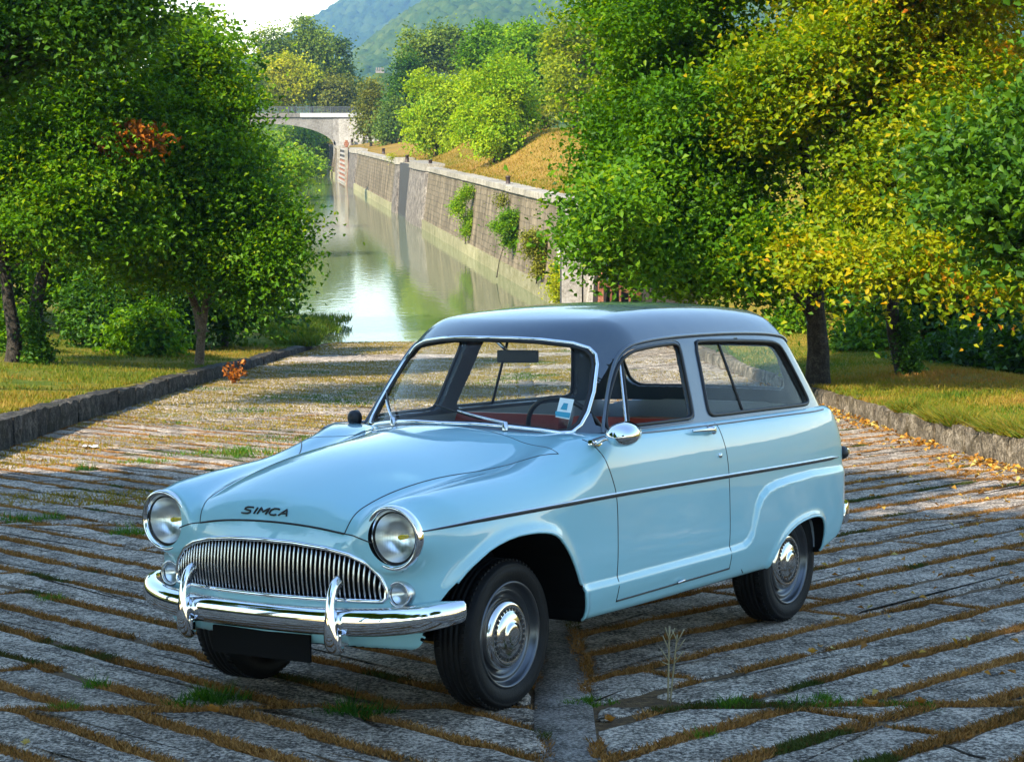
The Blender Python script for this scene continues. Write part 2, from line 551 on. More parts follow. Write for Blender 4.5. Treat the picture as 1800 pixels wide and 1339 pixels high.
def glass_mat(name, tint=(0.93, 0.97, 0.95), f0=0.02, rough=0.0):
    m, n, l, p = newmat(name)
    tr = n.new('ShaderNodeBsdfTransparent'); tr.inputs[0].default_value = (*tint, 1)
    gl = n.new('ShaderNodeBsdfGlossy'); gl.inputs['Roughness'].default_value = rough
    lw = n.new('ShaderNodeLayerWeight'); lw.inputs['Blend'].default_value = 0.5
    pw = n.new('ShaderNodeMath'); pw.operation = 'POWER'; pw.inputs[1].default_value = 5.0
    fr = n.new('ShaderNodeMath'); fr.operation = 'MULTIPLY_ADD'; fr.inputs[1].default_value = 0.6; fr.inputs[2].default_value = 0.018
    l.new(lw.outputs['Facing'], pw.inputs[0]); l.new(pw.outputs[0], fr.inputs[0])
    mx = n.new('ShaderNodeMixShader')
    l.new(fr.outputs[0], mx.inputs[0]); l.new(tr.outputs[0], mx.inputs[1]); l.new(gl.outputs[0], mx.inputs[2])
    l.new(mx.outputs[0], n['Material Output'].inputs['Surface'])
    return m
M_GLASS = glass_mat('car window glass', (0.95, 0.98, 0.96))
M_LENS = glass_mat('lamp glass', (0.97, 0.98, 0.98))

# outlines in the car's own measures
WS_OUT = np.array([(0, 1.055), (.16, 1.055), (.30, 1.046), (.42, 1.032), (.49, 1.020), (.527, 1.022), (.545, 1.05), (.549, 1.10), (.538, 1.183), (.508, 1.295), (.487, 1.337), (.455, 1.364), (.39, 1.385), (.255, 1.403), (.13, 1.411), (0, 1.413)])
WS_FULL = np.vstack([WS_OUT, WS_OUT[-2:0:-1] * (-1, 1)])
DOORWIN = np.array([(-.805, 1.05), (-.822, 1.10), (-.87, 1.17), (-.945, 1.245), (-1.01, 1.305), (-1.06, 1.333), (-1.13, 1.354), (-1.28, 1.368), (-1.46, 1.376), (-1.515, 1.372), (-1.533, 1.352), (-1.505, 1.23), (-1.472, 1.084), (-1.455, 1.05), (-1.42, 1.040), (-1.384, 1.039), (-.985, 1.037), (-.835, 1.036)])
SIDEWIN = np.array([(-1.675, 1.372), (-1.72, 1.379), (-2.06, 1.370), (-2.42, 1.355), (-2.505, 1.343), (-2.55, 1.315), (-2.60, 1.22), (-2.665, 1.08), (-2.668, 1.05), (-2.635, 1.036), (-2.56, 1.036), (-2.06, 1.040), (-1.65, 1.040), (-1.605, 1.046), (-1.597, 1.07), (-1.638, 1.215)])
BACKWIN = rrect(0, 1.205, .46, .115, .06)
DOOR = np.array([(-.56, 1.06), (-.575, 1.0), (-.60, .92), (-.645, .83), (-.668, .77), (-.675, .341), (-1.669, .357), (-1.665, .60), (-1.651, .864), (-1.62, .97), (-1.595, 1.06)])
HOODLINE = [(.613, .0, .750), (.613, .20, .745), (.608, .355, .728), (.597, .362, .756), (.574, .368, .787), (.518, .378, .82), (.43, .385, .846), (.30, .40, .872), (.10, .425, .895), (-.05, .46, .908), (-.20, .515, .921), (-.33, .60, .944), (-.40, .66, .958)]

def build_car():
    car = empty('parked_car')
    tag(car, 'vintage pale blue two-door estate car with a slate blue roof parked across the stone ramp', 'car')
    h = 0.010
    V, Q, N = sdf_surface(sdf_body, (-3.46, 0, 0.2), (0.80, 0.86, 1.16), h, edges=[
        (outer_body, lambda x, y, z: grid2d('af', ARCH_F, x, z), lambda x, y, z: np.abs(y) > .5),
        (outer_body, lambda x, y, z: grid2d('ar', ARCH_R, x, z), lambda x, y, z: np.abs(y) > .5),
        (outer_body, lambda x, y, z: np.sqrt((np.abs(y) - .560) ** 2 + (z - .722) ** 2) - .102, lambda x, y, z: x > .5),
        (outer_body, lambda x, y, z: np.sqrt((np.abs(y) - .562) ** 2 + (z - .510) ** 2) - .041, lambda x, y, z: x > .5),
        (outer_body, lambda x, y, z: grid_yz('gr', GRILLE, y, z), lambda x, y, z: x > .5)])
    c = V[Q].mean(1); cn = N[Q].mean(1); cn /= np.linalg.norm(cn, axis=1)[:, None] + 1e-9
    a = np.abs(c[:, 1])
    ob = np.abs(outer_body(V[:, 0], V[:, 1], V[:, 2]))
    outer = ob[Q].max(1) < 0.0035
    under = (~outer) | (cn[:, 2] < -0.85)
    indoor = outer & (poly_sd(DOOR, c[:, 0], c[:, 2]) < 0) & (a > 0.6)
    hl = Spl([(p[0], p[1]) for p in HOODLINE[5:]])
    inhood = outer & (c[:, 0] < 0.66) & (c[:, 0] > -.52) & (c[:, 2] > 0.70) & (a < np.where(c[:, 0] > .518, .36, hl(c[:, 0]))) & (cn[:, 2] > 0.1)
    inhood &= (c[:, 2] > 0.745 - .16 * a * a) & (c[:, 0] > -.44 - .15 * (.6 - a))
    cabin = under & (c[:, 0] < -0.70) & (c[:, 0] > -3.0) & (a < 0.705) & (c[:, 2] > 0.33)
    under &= ~cabin
    base = outer & ~indoor & ~inhood & ~under
    body = link('body', sub_mesh('body', V, Q, N, base), M_PAINT, car)
    link('hood', sub_mesh('hood', V, Q, N, inhood & ~under), M_PAINT, car)
    link('underbody', sub_mesh('underbody', V, Q, N, under), M_DARK, car)
    link('cabin_lining', sub_mesh('cabin_lining', V, Q, N, cabin), M_LINER, car)
    doors = {}
    for sgn in (1, -1):
        doors[sgn] = link('door', sub_mesh('door', V, Q, N, indoor & (c[:, 1] * sgn > 0) & ~under), M_PAINT, car)

    # ---- roof, pillars
    thick = 0.03
    WSP = WS_FULL
    def green(x, y, z):
        d = outer_green(x, y, z)
        d = np.maximum(d, -(d + thick))
        d = np.maximum(d, 1.015 - z)
        a = np.abs(y)
        dw = grid2d('dw', DOORWIN, x, z); sw = grid2d('sw', SIDEWIN, x, z)
        d = np.maximum(d, -np.maximum(np.minimum(dw, sw), 0.40 - a))
        ws = grid_yz('ws', WSP, y, z)
        d = np.maximum(d, -np.maximum(np.maximum(ws, (ws_x(a, z) - .16) - x), -1.25 - x))
        bw = grid_yz('bw', BACKWIN, y, z)
        return np.maximum(d, -np.maximum(bw, x + 2.35))
    V, Q, N = sdf_surface(green, (-3.25, 0, 0.99), (-0.42, 0.80, 1.60), 0.009, edges=[
        (outer_green, lambda x, y, z: np.minimum(grid2d('dw', DOORWIN, x, z), grid2d('sw', SIDEWIN, x, z)), lambda x, y, z: np.abs(y) > .45),
        (outer_green, lambda x, y, z: grid_yz('ws', WSP, y, z), lambda x, y, z: x > -1.1),
        (outer_green, lambda x, y, z: grid_yz('bw', BACKWIN, y, z), lambda x, y, z: x < -2.4)])
    link('roof', sub_mesh('roof', V, Q, N, np.ones(len(Q), bool)), M_ROOF, car)

    def on_green(p2, kind, off=0.0):
        """outline points -> points on the greenhouse's outside"""
        P = []
        for (u, v) in p2:
            if kind == 'side': P.append((u, GBASE(u) - .36 * (v - 1.02), v))
            elif kind == 'ws': P.append((ws_x(abs(u), v), u, v))
            else: P.append((back_x(abs(u), v), u, v))
        return put_on(outer_green, P, off)

    def flip(P):
        P = np.array(P); P[:, 1] *= -1; return P

    # ---- glass
    def pane(name, outline, kind, mat, sgn=1, inset=-.012, parent=car, shrink=1.0):
        o = np.asarray(outline); cen = o.mean(0)
        n = len(o); rings = 6
        V = [cen]; F = []
        for r in range(1, rings + 1):
            V += [cen + (p - cen) * r / rings * shrink for p in o]
        V3 = []
        P, Nn = on_green(V, kind, 0)
        P = P + Nn * inset
        if sgn < 0: P[:, 1] *= -1
        for k in range(n):
            F.append((0, 1 + k, 1 + (k + 1) % n))
            for r in range(rings - 1):
                s0 = 1 + r * n; s1 = s0 + n
                F.append((s0 + k, s1 + k, s1 + (k + 1) % n, s0 + (k + 1) % n))
        m = MB().add(P, F, True)
        return m.build(name, mat, parent)
    ws_d = dense(WS_FULL, .03, True)
    wind = pane('windshield', ws_d, 'ws', M_GLASS)
    P, _ = on_green(ws_d, 'ws', .002)
    MB().tube(P, .0092, 8, True, squash=1).build('windshield_trim', M_CHROME, wind)
    P, _ = on_green(np.array([0, 1.215]) + (ws_d - [0, 1.215]) * [.975, .955], 'ws', -.002)
    MB().tube(P, .009, 8, True).build('seal', M_BLACK, wind)
    dw_d = dense(closed_smooth(DOORWIN, 1), .03, True); sw_d = dense(closed_smooth(SIDEWIN, 1), .03, True)
    bk_d = dense(BACKWIN, .03, True)
    bw = pane('rear_window', bk_d, 'back', M_GLASS)
    P, _ = on_green(bk_d, 'back', 0.002); MB().tube(P, .01, 8, True).build('seal', M_BLACK, bw)
    for sgn in (1, -1):
        f_ = (lambda p: p) if sgn > 0 else flip
        # the front door window is wound down: only the quarter light in front of the post is glazed
        vent = np.array([p for p in dw_d if p[0] > -0.94 - (p[1] - 1.065) * .38])
        vent = vent[np.argsort(np.arctan2(vent[:, 1] - vent[:, 1].mean(), vent[:, 0] - vent[:, 0].mean()))]
        vw = pane('vent_window', vent, 'side', M_GLASS, sgn)
        P, _ = on_green(dense([(-0.925, 1.036), (-1.045, 1.338)], .03), 'side', -.004)
        MB().tube(f_(P), .0055, 8).build('vent_post', M_SATIN, vw)
        P, _ = on_green(dense([(-0.945, 1.036), (-1.062, 1.338)], .03), 'side', -.008)
        MB().tube(f_(P), .007, 8).build('seal', M_BLACK, vw)
        cen = dw_d.mean(0)
        P, _ = on_green(cen + (dw_d - cen) * [.985, .97], 'side', .000)
        MB().tube(f_(P), .008, 8, True).build('window_seal', M_BLACK, car)
        P, _ = on_green(cen + (dw_d - cen) * [1.035, 1.055], 'side', .000)
        MB().tube(f_(P), .0045, 6, True).build('window_frame', M_ROOF, car)
        sw = pane('side_window', sw_d, 'side', M_GLASS, sgn)
        cen = sw_d.mean(0)
        P, _ = on_green(cen + (sw_d - cen) * [.99, .975], 'side', .000)
        MB().tube(f_(P), .0095, 8, True).build('seal', M_BLACK, sw)
        P, _ = on_green(dense([(-1.945, 1.038), (-1.915, 1.376)], .03), 'side', -.010)
        MB().tube(f_(P), .007, 8).build('slider_bar', M_BLACK, sw)
        # rain gutter
        gut = smooth_line([(-.775, 1.045, 0), (-.815, 1.11, 0), (-.895, 1.215, 0), (-.985, 1.312, 0), (-1.045, 1.352, 0), (-1.145, 1.383, 0), (-1.434, 1.402, 0), (-1.925, 1.406, 0), (-2.35, 1.396, 0), (-2.60, 1.376, 0), (-2.66, 1.35, 0)], .03)
        P, _ = on_green(gut[:, :2], 'side', .002)
        MB().tube(f_(P), .008, 8).build('rain_gutter', M_ROOF, car)
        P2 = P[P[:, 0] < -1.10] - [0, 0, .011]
        MB().tube(f_(P2), .005, 6).build('gutter_painted_shade', M_BLACK, car)  # black tube drawn in place of the shade under the gutter
        # belt moulding under the windows
        bl = smooth_line([(-.60, .70, 1.006), (-.9, .735, 1.012), (-1.5, .745, 1.012), (-2.2, .74, 1.012), (-2.6, .73, 1.008), (-2.78, .70, 1.0)], .04)
        P, _ = put_on(outer_body, bl, .001)
        MB().tube(f_(P), .005, 6).build('belt_moulding', M_ROOF, car)

    # ---- panel gaps
    def seam(pts, name='panel_gap', r=.0028, mat=M_BLACK, parent=car, both=True, off=-.0008, sm=2):
        P, _ = put_on(outer_body, smooth_line(pts, .015, sm), off)
        for sgn in ((1, -1) if both else (1,)):
            Pp = P if sgn > 0 else flip(P)
            MB().tube(Pp, r, 6).build(name, mat, parent)
    dseam = [(-.573, .667, 1.009), (-.58, .70, .985), (-.60, .735, .92), (-.64, .765, .84), (-.668, .775, .77), (-.675, .775, .6), (-.675, .76, .338)]
    seam(dseam)
    seam([(-.675, .76, .340), (-1.2, .76, .350), (-1.669, .76, .357)], r=.0045, sm=0)
    seam([(-1.669, .76, .357), (-1.668, .77, .6), (-1.651, .772, .864), (-1.62, .76, .97), (-1.60, .73, 1.012)])
    seam(HOODLINE[2:])
    hb = [(p[0], p[1], p[2]) for p in HOODLINE[:3]]
    seam([(x, -y, z) for (x, y, z) in hb[::-1]] + hb[1:], r=.0045, both=False)
    seam([(.608, .355, .728), (.60, .40, .722), (.585, .47, .70)])
    seam([(-.40, .66, .958), (-.47, .50, 1.005), (-.50, .30, 1.033), (-.505, 0, 1.045), (-.50, -.30, 1.033), (-.47, -.50, 1.005), (-.40, -.66, .958)], both=False, r=.0022)
    seam([(-1.83, .775, .305), (-1.80, .775, .33)])

    # ---- rolled wheel arch lips
    for A in (ARCH_F, ARCH_R):
        for sgn in (1, -1):
            P = [(p[0], .74, p[1]) for p in dense(A, .012)]
            P = np.array([p for p in P if p[2] > (.545 if p[0] > .2 else .295)])
            P, Nn = put_on(outer_body, P, -.004)
            P[:, 1] *= sgn
            MB().tube(P, .0062, 8).build('arch_lip', M_PAINT, car)

    # ---- side trim strip (bright strip with a dark core)
    for sgn in (1, -1):
        tp = [(.600, .66, .748), (.50, .70, .756), (.30, .74, .766), (-.1, .77, .775), (-.66, .778, .780), (-1.65, .775, .774), (-2.4, .765, .768), (-2.90, .75, .763)]
        P, Nn = put_on(outer_body, smooth_line(tp, .03, 2), .002)
        taper = np.clip(np.linspace(0, 1, len(P)) * 9, .18, 1) * np.clip((1 - np.linspace(0, 1, len(P))) * 40, .3, 1)
        V = []; F = []
        def strip(P, Nn, hw, off):
            V = []; F = []
            for i, p in enumerate(P):
                w_ = hw * taper[i]
                V += [p + Nn[i] * off + np.array([0, 0, w_]), p + Nn[i] * (off + .004) + np.array([0, 0, w_ * .7]), p + Nn[i] * (off + .004) - np.array([0, 0, w_ * .7]), p + Nn[i] * off - np.array([0, 0, w_])]
            for i in range(len(P) - 1):
                for k in range(3):
                    F.append((4 * i + k, 4 * i + 4 + k, 4 * i + 5 + k, 4 * i + 1 + k))
            V = np.array(V)
            if sgn < 0: V[:, 1] *= -1
            return MB().add(V, F, True)
        st = strip(P, Nn, .0105, -.002).build('side_trim', M_SATIN, car)
        strip(P, Nn, .0065, .001).build('trim_insert', M_BLACK, st)

    # ---- grille: black recess, thin bright bars, surround
    gx = lambda y, z: float(front_x(abs(y), z)) - .012
    gd = dense(GRILLE, .02, True)
    cen = np.array([0, .565])
    gr = empty('grille', parent=car)
    V = [(gx(0, .565) - .05, 0, .565)] + [(gx(y, z) - .05, y, z) for y, z in gd]
    MB().add(V, [(0, 1 + i, 1 + (i + 1) % len(gd)) for i in range(len(gd))]).build('grille_recess', M_DARK, gr)
    P = np.array([(gx(y, z) + .014, y, z) for y, z in gd])
    MB().tube(P, .0095, 8, True).build('grille_surround', M_CHROME, gr)
    yb = np.linspace(-.494, .494, 53)
    bars = {}
    for y in yb:
        zz = np.linspace(.47, .70, 200)
        ins = poly_sd(GRILLE, np.full(200, y), zz) < -.004
        z0, z1 = zz[ins].min(), zz[ins].max()
        pts = [(gx(y, z) + .006 + .012 * math.sin(math.pi * (z - z0) / (z1 - z0 + 1e-6)), y, z) for z in np.linspace(z0, z1, 7)]
        MB().tube(pts, .0036, 6, squash=1.6).build('grille_bar', M_SATIN, gr)

    # ---- lamps
    for sgn in (1, -1):
        hlp = empty('headlight', (.578, .560 * sgn, .722), parent=car)
        # bezel: hooded at the top
        m = MB(); prof = [(.118, -.035), (.123, -.012), (.1225, .004), (.116, .013), (.108, .011), (.101, -.004), (.097, -.014)]
        n = 56; V = []; F = []
        for (r, hgt) in prof:
            for k in range(n):
                t = 2 * math.pi * k / n
                V.append((hgt + .018 * math.sin(t) * (1 if hgt > -.02 else 0) * max(0, math.sin(t)) , r * math.cos(t), r * math.sin(t)))
        for i in range(len(prof) - 1):
            for k in range(n):
                F.append((i * n + k, (i + 1) * n + k, (i + 1) * n + (k + 1) % n, i * n + (k + 1) % n))
        m.add(V, F, True).build('bezel', M_CHROME, hlp)
        MB().lathe([(.094, -.012), (.080, -.045), (.055, -.068), (.02, -.078), (.0, -.079)], 40, 'x').build('reflector', M_REFL, hlp)
        MB().lathe([(.097, -.014), (.099, -.008), (.095, -.005), (.091, -.006)], 40, 'x').build('lamp_ring', M_BLACK, hlp)
        MB().lathe([(.095, -.008), (.08, .002), (.06, .009), (.03, .014), (0, .016)], 40, 'x').build('lens', M_LENS, hlp)
        MB().lathe([(0, -.016), (.007, -.018), (.010, -.026), (.010, -.042), (.008, -.068)], 20, 'x', (0, .012, .0)).build('bulb', M_YEL, hlp)
        m = MB()
        for q in np.linspace(-.07, .07, 11):
            hh = math.sqrt(max(0, .083 ** 2 - q * q))
            m.box((-.012 - .25 * (q * q) / .09, q, -.25 * hh), (.004, .005, hh * 1.0))
        m.build('lens_flutes', M_LENS, hlp)
        sl = empty('side_light', (.548, .562 * sgn, .510), parent=car)
        MB().lathe([(.050, -.03), (.052, .004), (.048, .012), (.042, .010), (.039, .004)], 36, 'x').build('bezel', M_SATIN, sl)
        MB().lathe([(.040, -.004), (.025, -.022), (0, -.03)], 24, 'x').build('reflector', M_REFL, sl)
        MB().lathe([(.041, .004), (.035, .018), (.02, .027), (0, .030)], 28, 'x').build('lens', M_LENS, sl)
        tl = empty('tail_lamp', (-3.03, .685 * sgn, .772), parent=car)
        MB().lathe([(0, .02), (.034, .02), (.036, -.01), (.034, -.03)], 24, 'x').build('lamp_base', M_BLACK, tl)
        MB().lathe([(.032, -.026), (.030, -.05), (.0, -.056)], 24, 'x').build('lens', M_CHROME, tl)

    # ---- bumpers
    def bumper(name, half, hh, dd, mirror_x=1):
        path = np.array([(x, -y, z) for (x, y, z) in half[::-1]] + half[1:])
        path = smooth_line(path, .02, 2)
        T = np.gradient(path, axis=0); T /= np.linalg.norm(T, axis=1)[:, None]
        fr = []
        for t in T:
            out = np.cross(t, [0, 0, 1.0]); out /= np.linalg.norm(out)
            if out[0] * mirror_x < 0 and abs(out[0]) > .3: out = -out
            fr.append((out, np.array([0, 0, 1.0])))
        for i in range(1, len(fr)):
            if fr[i][0] @ fr[i - 1][0] < 0: fr[i] = (-fr[i][0], fr[i][1])
        prof = []
        for k in range(20):
            t = 2 * math.pi * k / 20
            ca, sa = math.cos(t), math.sin(t)
            u = dd * (max(ca, 0) ** .8 if ca > 0 else .28 * ca)
            prof.append((u, hh * math.copysign(abs(sa) ** .75, sa)))
        s_ = np.linspace(-1, 1, len(path))
        V = []; p = len(prof); F = []
        for i in range(len(path)):
            sc = 1 - .22 * abs(s_[i]) ** 6
            for (u, w) in prof:
                V.append(path[i] + fr[i][0] * u * sc + fr[i][1] * w * sc)
        for i in range(len(path) - 1):
            for k in range(p):
                F.append((i * p + k, i * p + (k + 1) % p, (i + 1) * p + (k + 1) % p, (i + 1) * p + k))
        F.append(tuple(range(p))); F.append(tuple((len(path) - 1) * p + k for k in range(p)))
        return MB().add(V, F, True).build(name, M_CHROME, car)
    fb = bumper('front_bumper', [(.650, 0, .402), (.647, .18, .402), (.636, .36, .404), (.606, .52, .411), (.555, .64, .424), (.485, .715, .440), (.415, .745, .449)], .054, .050)
    rb = bumper('rear_bumper', [(-3.36, 0, .465), (-3.355, .2, .465), (-3.33, .4, .465), (-3.28, .54, .465), (-3.19, .65, .465), (-3.08, .70, .465), (-3.02, .71, .465)], .055, .05, -1)
    for sgn in (1, -1):
        # overriders: curved blades
        path = smooth_line([(.645, .357 * sgn, .556), (.676, .358 * sgn, .540), (.696, .359 * sgn, .49), (.704, .360 * sgn, .42), (.704, .361 * sgn, .36), (.692, .362 * sgn, .318), (.665, .362 * sgn, .305)], .012, 2)
        T = np.gradient(path, axis=0); T /= np.linalg.norm(T, axis=1)[:, None]
        s_ = np.linspace(0, 1, len(path))
        prof = [(math.cos(t) * 1.0, math.sin(t)) for t in np.linspace(0, 2 * math.pi, 15)[:-1]]
        V = []; F = []
        for i in range(len(path)):
            out = np.cross(T[i], [0, 1.0, 0]); out /= np.linalg.norm(out)
            if out[0] < 0: out = -out
            wy = (.017 + .016 * ss(.35, .8, s_[i])) * (1 - .5 * ss(.93, 1, s_[i])) * (1 - .3 * ss(.06, 0, s_[i]))
            for (u, w) in prof:
                V.append(path[i] + out * u * .026 + np.array([0, 1, 0]) * w * wy)
        p = len(prof)
        for i in range(len(path) - 1):
            for k in range(p):
                F.append((i * p + k, i * p + (k + 1) % p, (i + 1) * p + (k + 1) % p, (i + 1) * p + k))
        F.append(tuple(range(p))); F.append(tuple((len(path) - 1) * p + k for k in range(p)))
        MB().add(V, F, True).build('overrider', M_CHROME, fb)
        MB().box((.675, .362 * sgn + .032, .345), (.05, .02, .045)).build('overrider_bracket', M_CHROME, fb, bevel=.004)
    MB().box((.635, -.03, .288), (.012, .48, .105)).build('number_plate', M_DARK, car, bevel=.003)
    MB().box((.60, -.03, .36), (.05, .03, .10)).build('plate_bracket', M_DARK, car)

    # ---- wheels
    rw = .292
    for (wx, hub) in ((0.0, .672), (-2.44, .672)):
        for sgn in (1, -1):
            w = empty('wheel', (wx, 0, rw), parent=car)
            def L(name, prof, mat, n=64):
                m = MB().lathe([(r, y * sgn) for r, y in prof], n, 'y', (0, hub * sgn, 0))
                return m.build(name, mat, w)
            L('tyre', [(.200, .010), (.215, .018), (.240, .026), (.262, .024), (.270, .019), (.272, .0205), (.278, .013), (.2875, -.006), (.2905, -.016), (.2915, -.028), (.2865, -.030), (.2865, -.036), (.292, -.038), (.2925, -.052), (.287, -.054), (.287, -.060), (.2925, -.062), (.2925, -.078), (.287, -.080), (.287, -.086), (.2922, -.088), (.2918, -.102), (.2865, -.104), (.2865, -.110), (.2905, -.112), (.287, -.135), (.272, -.155), (.245, -.165), (.205, -.150), (.20, -.10)], M_RUBBER, 80)
            L('rim', [(.209, .012), (.207, .019), (.199, .019), (.194, .008), (.188, -.012), (.180, -.016), (.176, -.010), (.168, -.008), (.160, -.020), (.150, -.030), (.13, -.03)], M_RIM)
            L('hubcap', [(.140, -.026), (.139, -.008), (.134, .004), (.124, .011), (.113, .015), (.107, .013), (.103, .013), (.092, .014), (.087, .018), (.075, .0225), (.058, .0262), (.047, .0275), (.044, .032), (.034, .0345), (.018, .036), (0, .0365)], M_CAP)
            m = MB()
            for k in range(72):
                t = 2 * math.pi * k / 72
                R = np.array([[math.cos(t), 0, -math.sin(t)], [0, 1, 0], [math.sin(t), 0, math.cos(t)]])
                for (yy, rr_) in ((-.012, .2895), (-.123, .2885)):
                    m.box(np.array([rr_ * math.cos(t), (hub + yy) * sgn, rr_ * math.sin(t)]), (.007, .022, .012), R)
            tag(m.build('tread_blocks', M_RUBBER, w), kind='stuff')
            m = MB()
            for k in range(30):
                t = 2 * math.pi * k / 30
                R = np.array([[math.cos(t), 0, -math.sin(t)], [0, 1, 0], [math.sin(t), 0, math.cos(t)]])
                m.box(np.array([.098 * math.cos(t), (hub + .0135) * sgn, .098 * math.sin(t)]), (.012, .004, .0125), R)
            m.build('cap_slots', M_BLACK, w)
            L('brake_drum', [(.14, -.04), (.14, -.13), (.0, -.13)], M_DARK, 24)
    MB().tube([(-2.44, -.6, rw), (-2.44, .6, rw)], .045, 12).build('rear_axle', M_DARK, car)
    MB().tube([(0, -.6, rw - .03), (0, .6, rw - .03)], .03, 12).build('front_axle', M_DARK, car)

    # ---- handles, mirrors, wipers, lettering
    d = doors[1]
    for sgn in (1, -1):
        d = doors[sgn]
        s = sgn
        m = MB()
        pp = smooth_line([(-1.335, .765 * s, .996), (-1.40, .787 * s, .998), (-1.47, .787 * s, .994), (-1.515, .772 * s, .988)], .01)
        m.tube(pp, np.linspace(.006, .013, len(pp)), 10)
        m.lathe([(0, .018 * s), (.016, .016 * s), (.019, .004 * s), (.019, -.02 * s)], 20, 'y', (-1.518, .762 * s, .988))
        m.build('door_handle', M_CHROME, d)
        MB().lathe([(0, .008 * s), (.010, .006 * s), (.011, -.006 * s)], 16, 'y', (-1.577, .772 * s, .872)).build('door_lock', M_CHROME, d)
        MB().tube(smooth_line([(-1.175, .778 * s, .353), (-1.20, .79 * s, .36), (-1.235, .778 * s, .356)], .01), .006, 8).build('drain_clip', M_SATIN, d)
        # mirror
        mm = empty('door_mirror', parent=d)
        if s > 0:
            MB().box((-.585, .722, .992), (.085, .02, .022), Euler((0, math.radians(-12), 0)).to_matrix()).build('mirror_foot', M_CHROME, mm, bevel=.006)
            MB().tube(smooth_line([(-.575, .735, .995), (-.58, .77, 1.012), (-.60, .81, 1.03)], .01), .007, 8).build('mirror_arm', M_CHROME, mm)
            m = MB().lathe([(0, .075), (.025, .066), (.045, .040), (.053, .0), (.050, -.040), (.046, -.043), (.04, -.036), (0, -.034)], 36, 'x', (0, 0, 0))
            o = m.build('mirror_head', M_CHROME, mm)
            o.location = (-.615, .835, 1.032); o.rotation_euler = (0, math.radians(6), math.radians(8)); o.scale = (1.15, 1.3, .95)
        else:
            MB().tube([(-.66, -.62, .99), (-.735, -.632, 1.03)], .008, 8).build('mirror_arm', M_CHROME, mm)
            m = MB().lathe([(0, .05), (.03, .045), (.055, .02), (.058, -.02), (.052, -.026), (0, -.024)], 28, 'x')
            o = m.build('mirror_head', M_BLACK, mm)
            o.location = (-.745, -.635, 1.045); o.scale = (.7, .55, .62)
    # lettering S I M C A in leaning strokes
    let = {'S': [[(1, .95), (.75, 1), (.25, 1), (0, .85), (.05, .6), (.9, .42), (1, .18), (.75, 0), (.2, 0), (-.1, .05)]],
           'I': [[(.5, 0), (.5, 1)]], 'M': [[(0, 0), (0, 1), (.5, .35), (1, 1), (1, 0)]],
           'C': [[(1, .9), (.75, 1), (.3, 1), (0, .75), (0, .25), (.3, 0), (.75, 0), (1, .1)]],
           'A': [[(0, 0), (.55, 1), (1, 0)], [(.2, .35), (.85, .35)]]}
    m = MB()
    xw = {'S': .046, 'I': .022, 'M': .050, 'C': .044, 'A': .046}
    pos = -.122
    for ch in 'SIMCA':
        for st in let[ch]:
            pts = [(.60, pos + xw[ch] * u * .82 + .012 * v, .768 + .026 * v) for u, v in st]
            P, _ = put_on(outer_body, dense(pts, .006), .003)
            m.tube(P, .0034, 6, squash=1.1)
        pos += xw[ch] + .004
    m.build('hood_lettering', M_BLACK, car)
    # wipers on the cowl
    for (py, ty, tz) in ((.285, -.07, 1.122), (-.29, -.515, 1.16)):
        wi = empty('wiper', parent=car)
        P, _ = on_green([(py, 1.046)], 'ws', .012)
        b = P[0]
        MB().lathe([(.014, -.02), (.012, .014), (0, .018)], 14, 'z', tuple(b)).build('pivot', M_SATIN, wi)
        Pa, _ = on_green([(py + (ty - py) * t, 1.05 + (tz - 1.05) * t) for t in np.linspace(0, .62, 8)], 'ws', .022)
        MB().tube(Pa, np.linspace(.007, .004, 8), 8).build('wiper_arm', M_SATIN, wi)
        Pb, _ = on_green([(py + (ty - py) * t, 1.05 + (tz - 1.05) * t) for t in np.linspace(.30, 1.0, 10)], 'ws', .010)
        MB().tube(Pb, .0045, 6).build('wiper_blade', M_BLACK, wi)
    # windshield sticker
    P, _ = on_green([(.43, 1.173), (.482, 1.164), (.497, 1.083), (.445, 1.095)], 'ws', -.018)
    st = MB().add(P, [(0, 1, 2, 3)]).build('windshield_sticker', M_WHITE, car, fix=False)
    P, _ = on_green([(.435, 1.118), (.491, 1.109), (.495, 1.088), (.444, 1.098)], 'ws', -.016)
    P3, _ = on_green([(.452, 1.150), (.468, 1.147), (.474, 1.120), (.450, 1.125)], 'ws', -.016)
    MB().add(P, [(0, 1, 2, 3)]).add(P3, [(0, 1, 2, 3)]).build('sticker_print', M_STKBLUE, st, fix=False)

    # ---- cabin
    MB().box((-.80, 0, .955), (.20, 1.22, .10)).build('dashboard', M_ROOF, car, bevel=.02)
    MB().box((-.78, 0, .80), (.06, 1.2, .3)).build('bulkhead', M_DARK, car)
    sw = empty('steering_wheel', (-.98, .34, .985), (0, math.radians(-62), 0), car)
    circ = [(.0, .19 * math.cos(t), .19 * math.sin(t)) for t in np.linspace(0, 2 * math.pi, 41)[:-1]]
    o = MB().tube([(p[1], p[2], 0) for p in circ], .011, 10, True); o.build('wheel_rim', M_BLACK, sw)
    m = MB()
    for t in (0.5, 2.64, 4.71):
        m.tube([(0, 0, 0), (.185 * math.cos(t), .185 * math.sin(t), 0)], .008, 8)
    m.build('spokes', M_LINER, sw)
    MB().tube([(0, 0, .01), (0, 0, -.35)], .022, 10).build('steering_column', M_LINER, sw)
    def seat(name, x0, top, w, mat, ys=(0,)):
        for y in ys:
            s_ = empty(name, (x0, y, 0), parent=car)
            MB().box((.0, 0, .56), (.52, w, .18)).build('cushion', mat, s_, bevel=.05)
            MB().box((-.30, 0, .56 + (top - .56) / 2), (.15, w, top - .50), Euler((0, math.radians(-12), 0)).to_matrix()).build('backrest', mat, s_, bevel=.05)
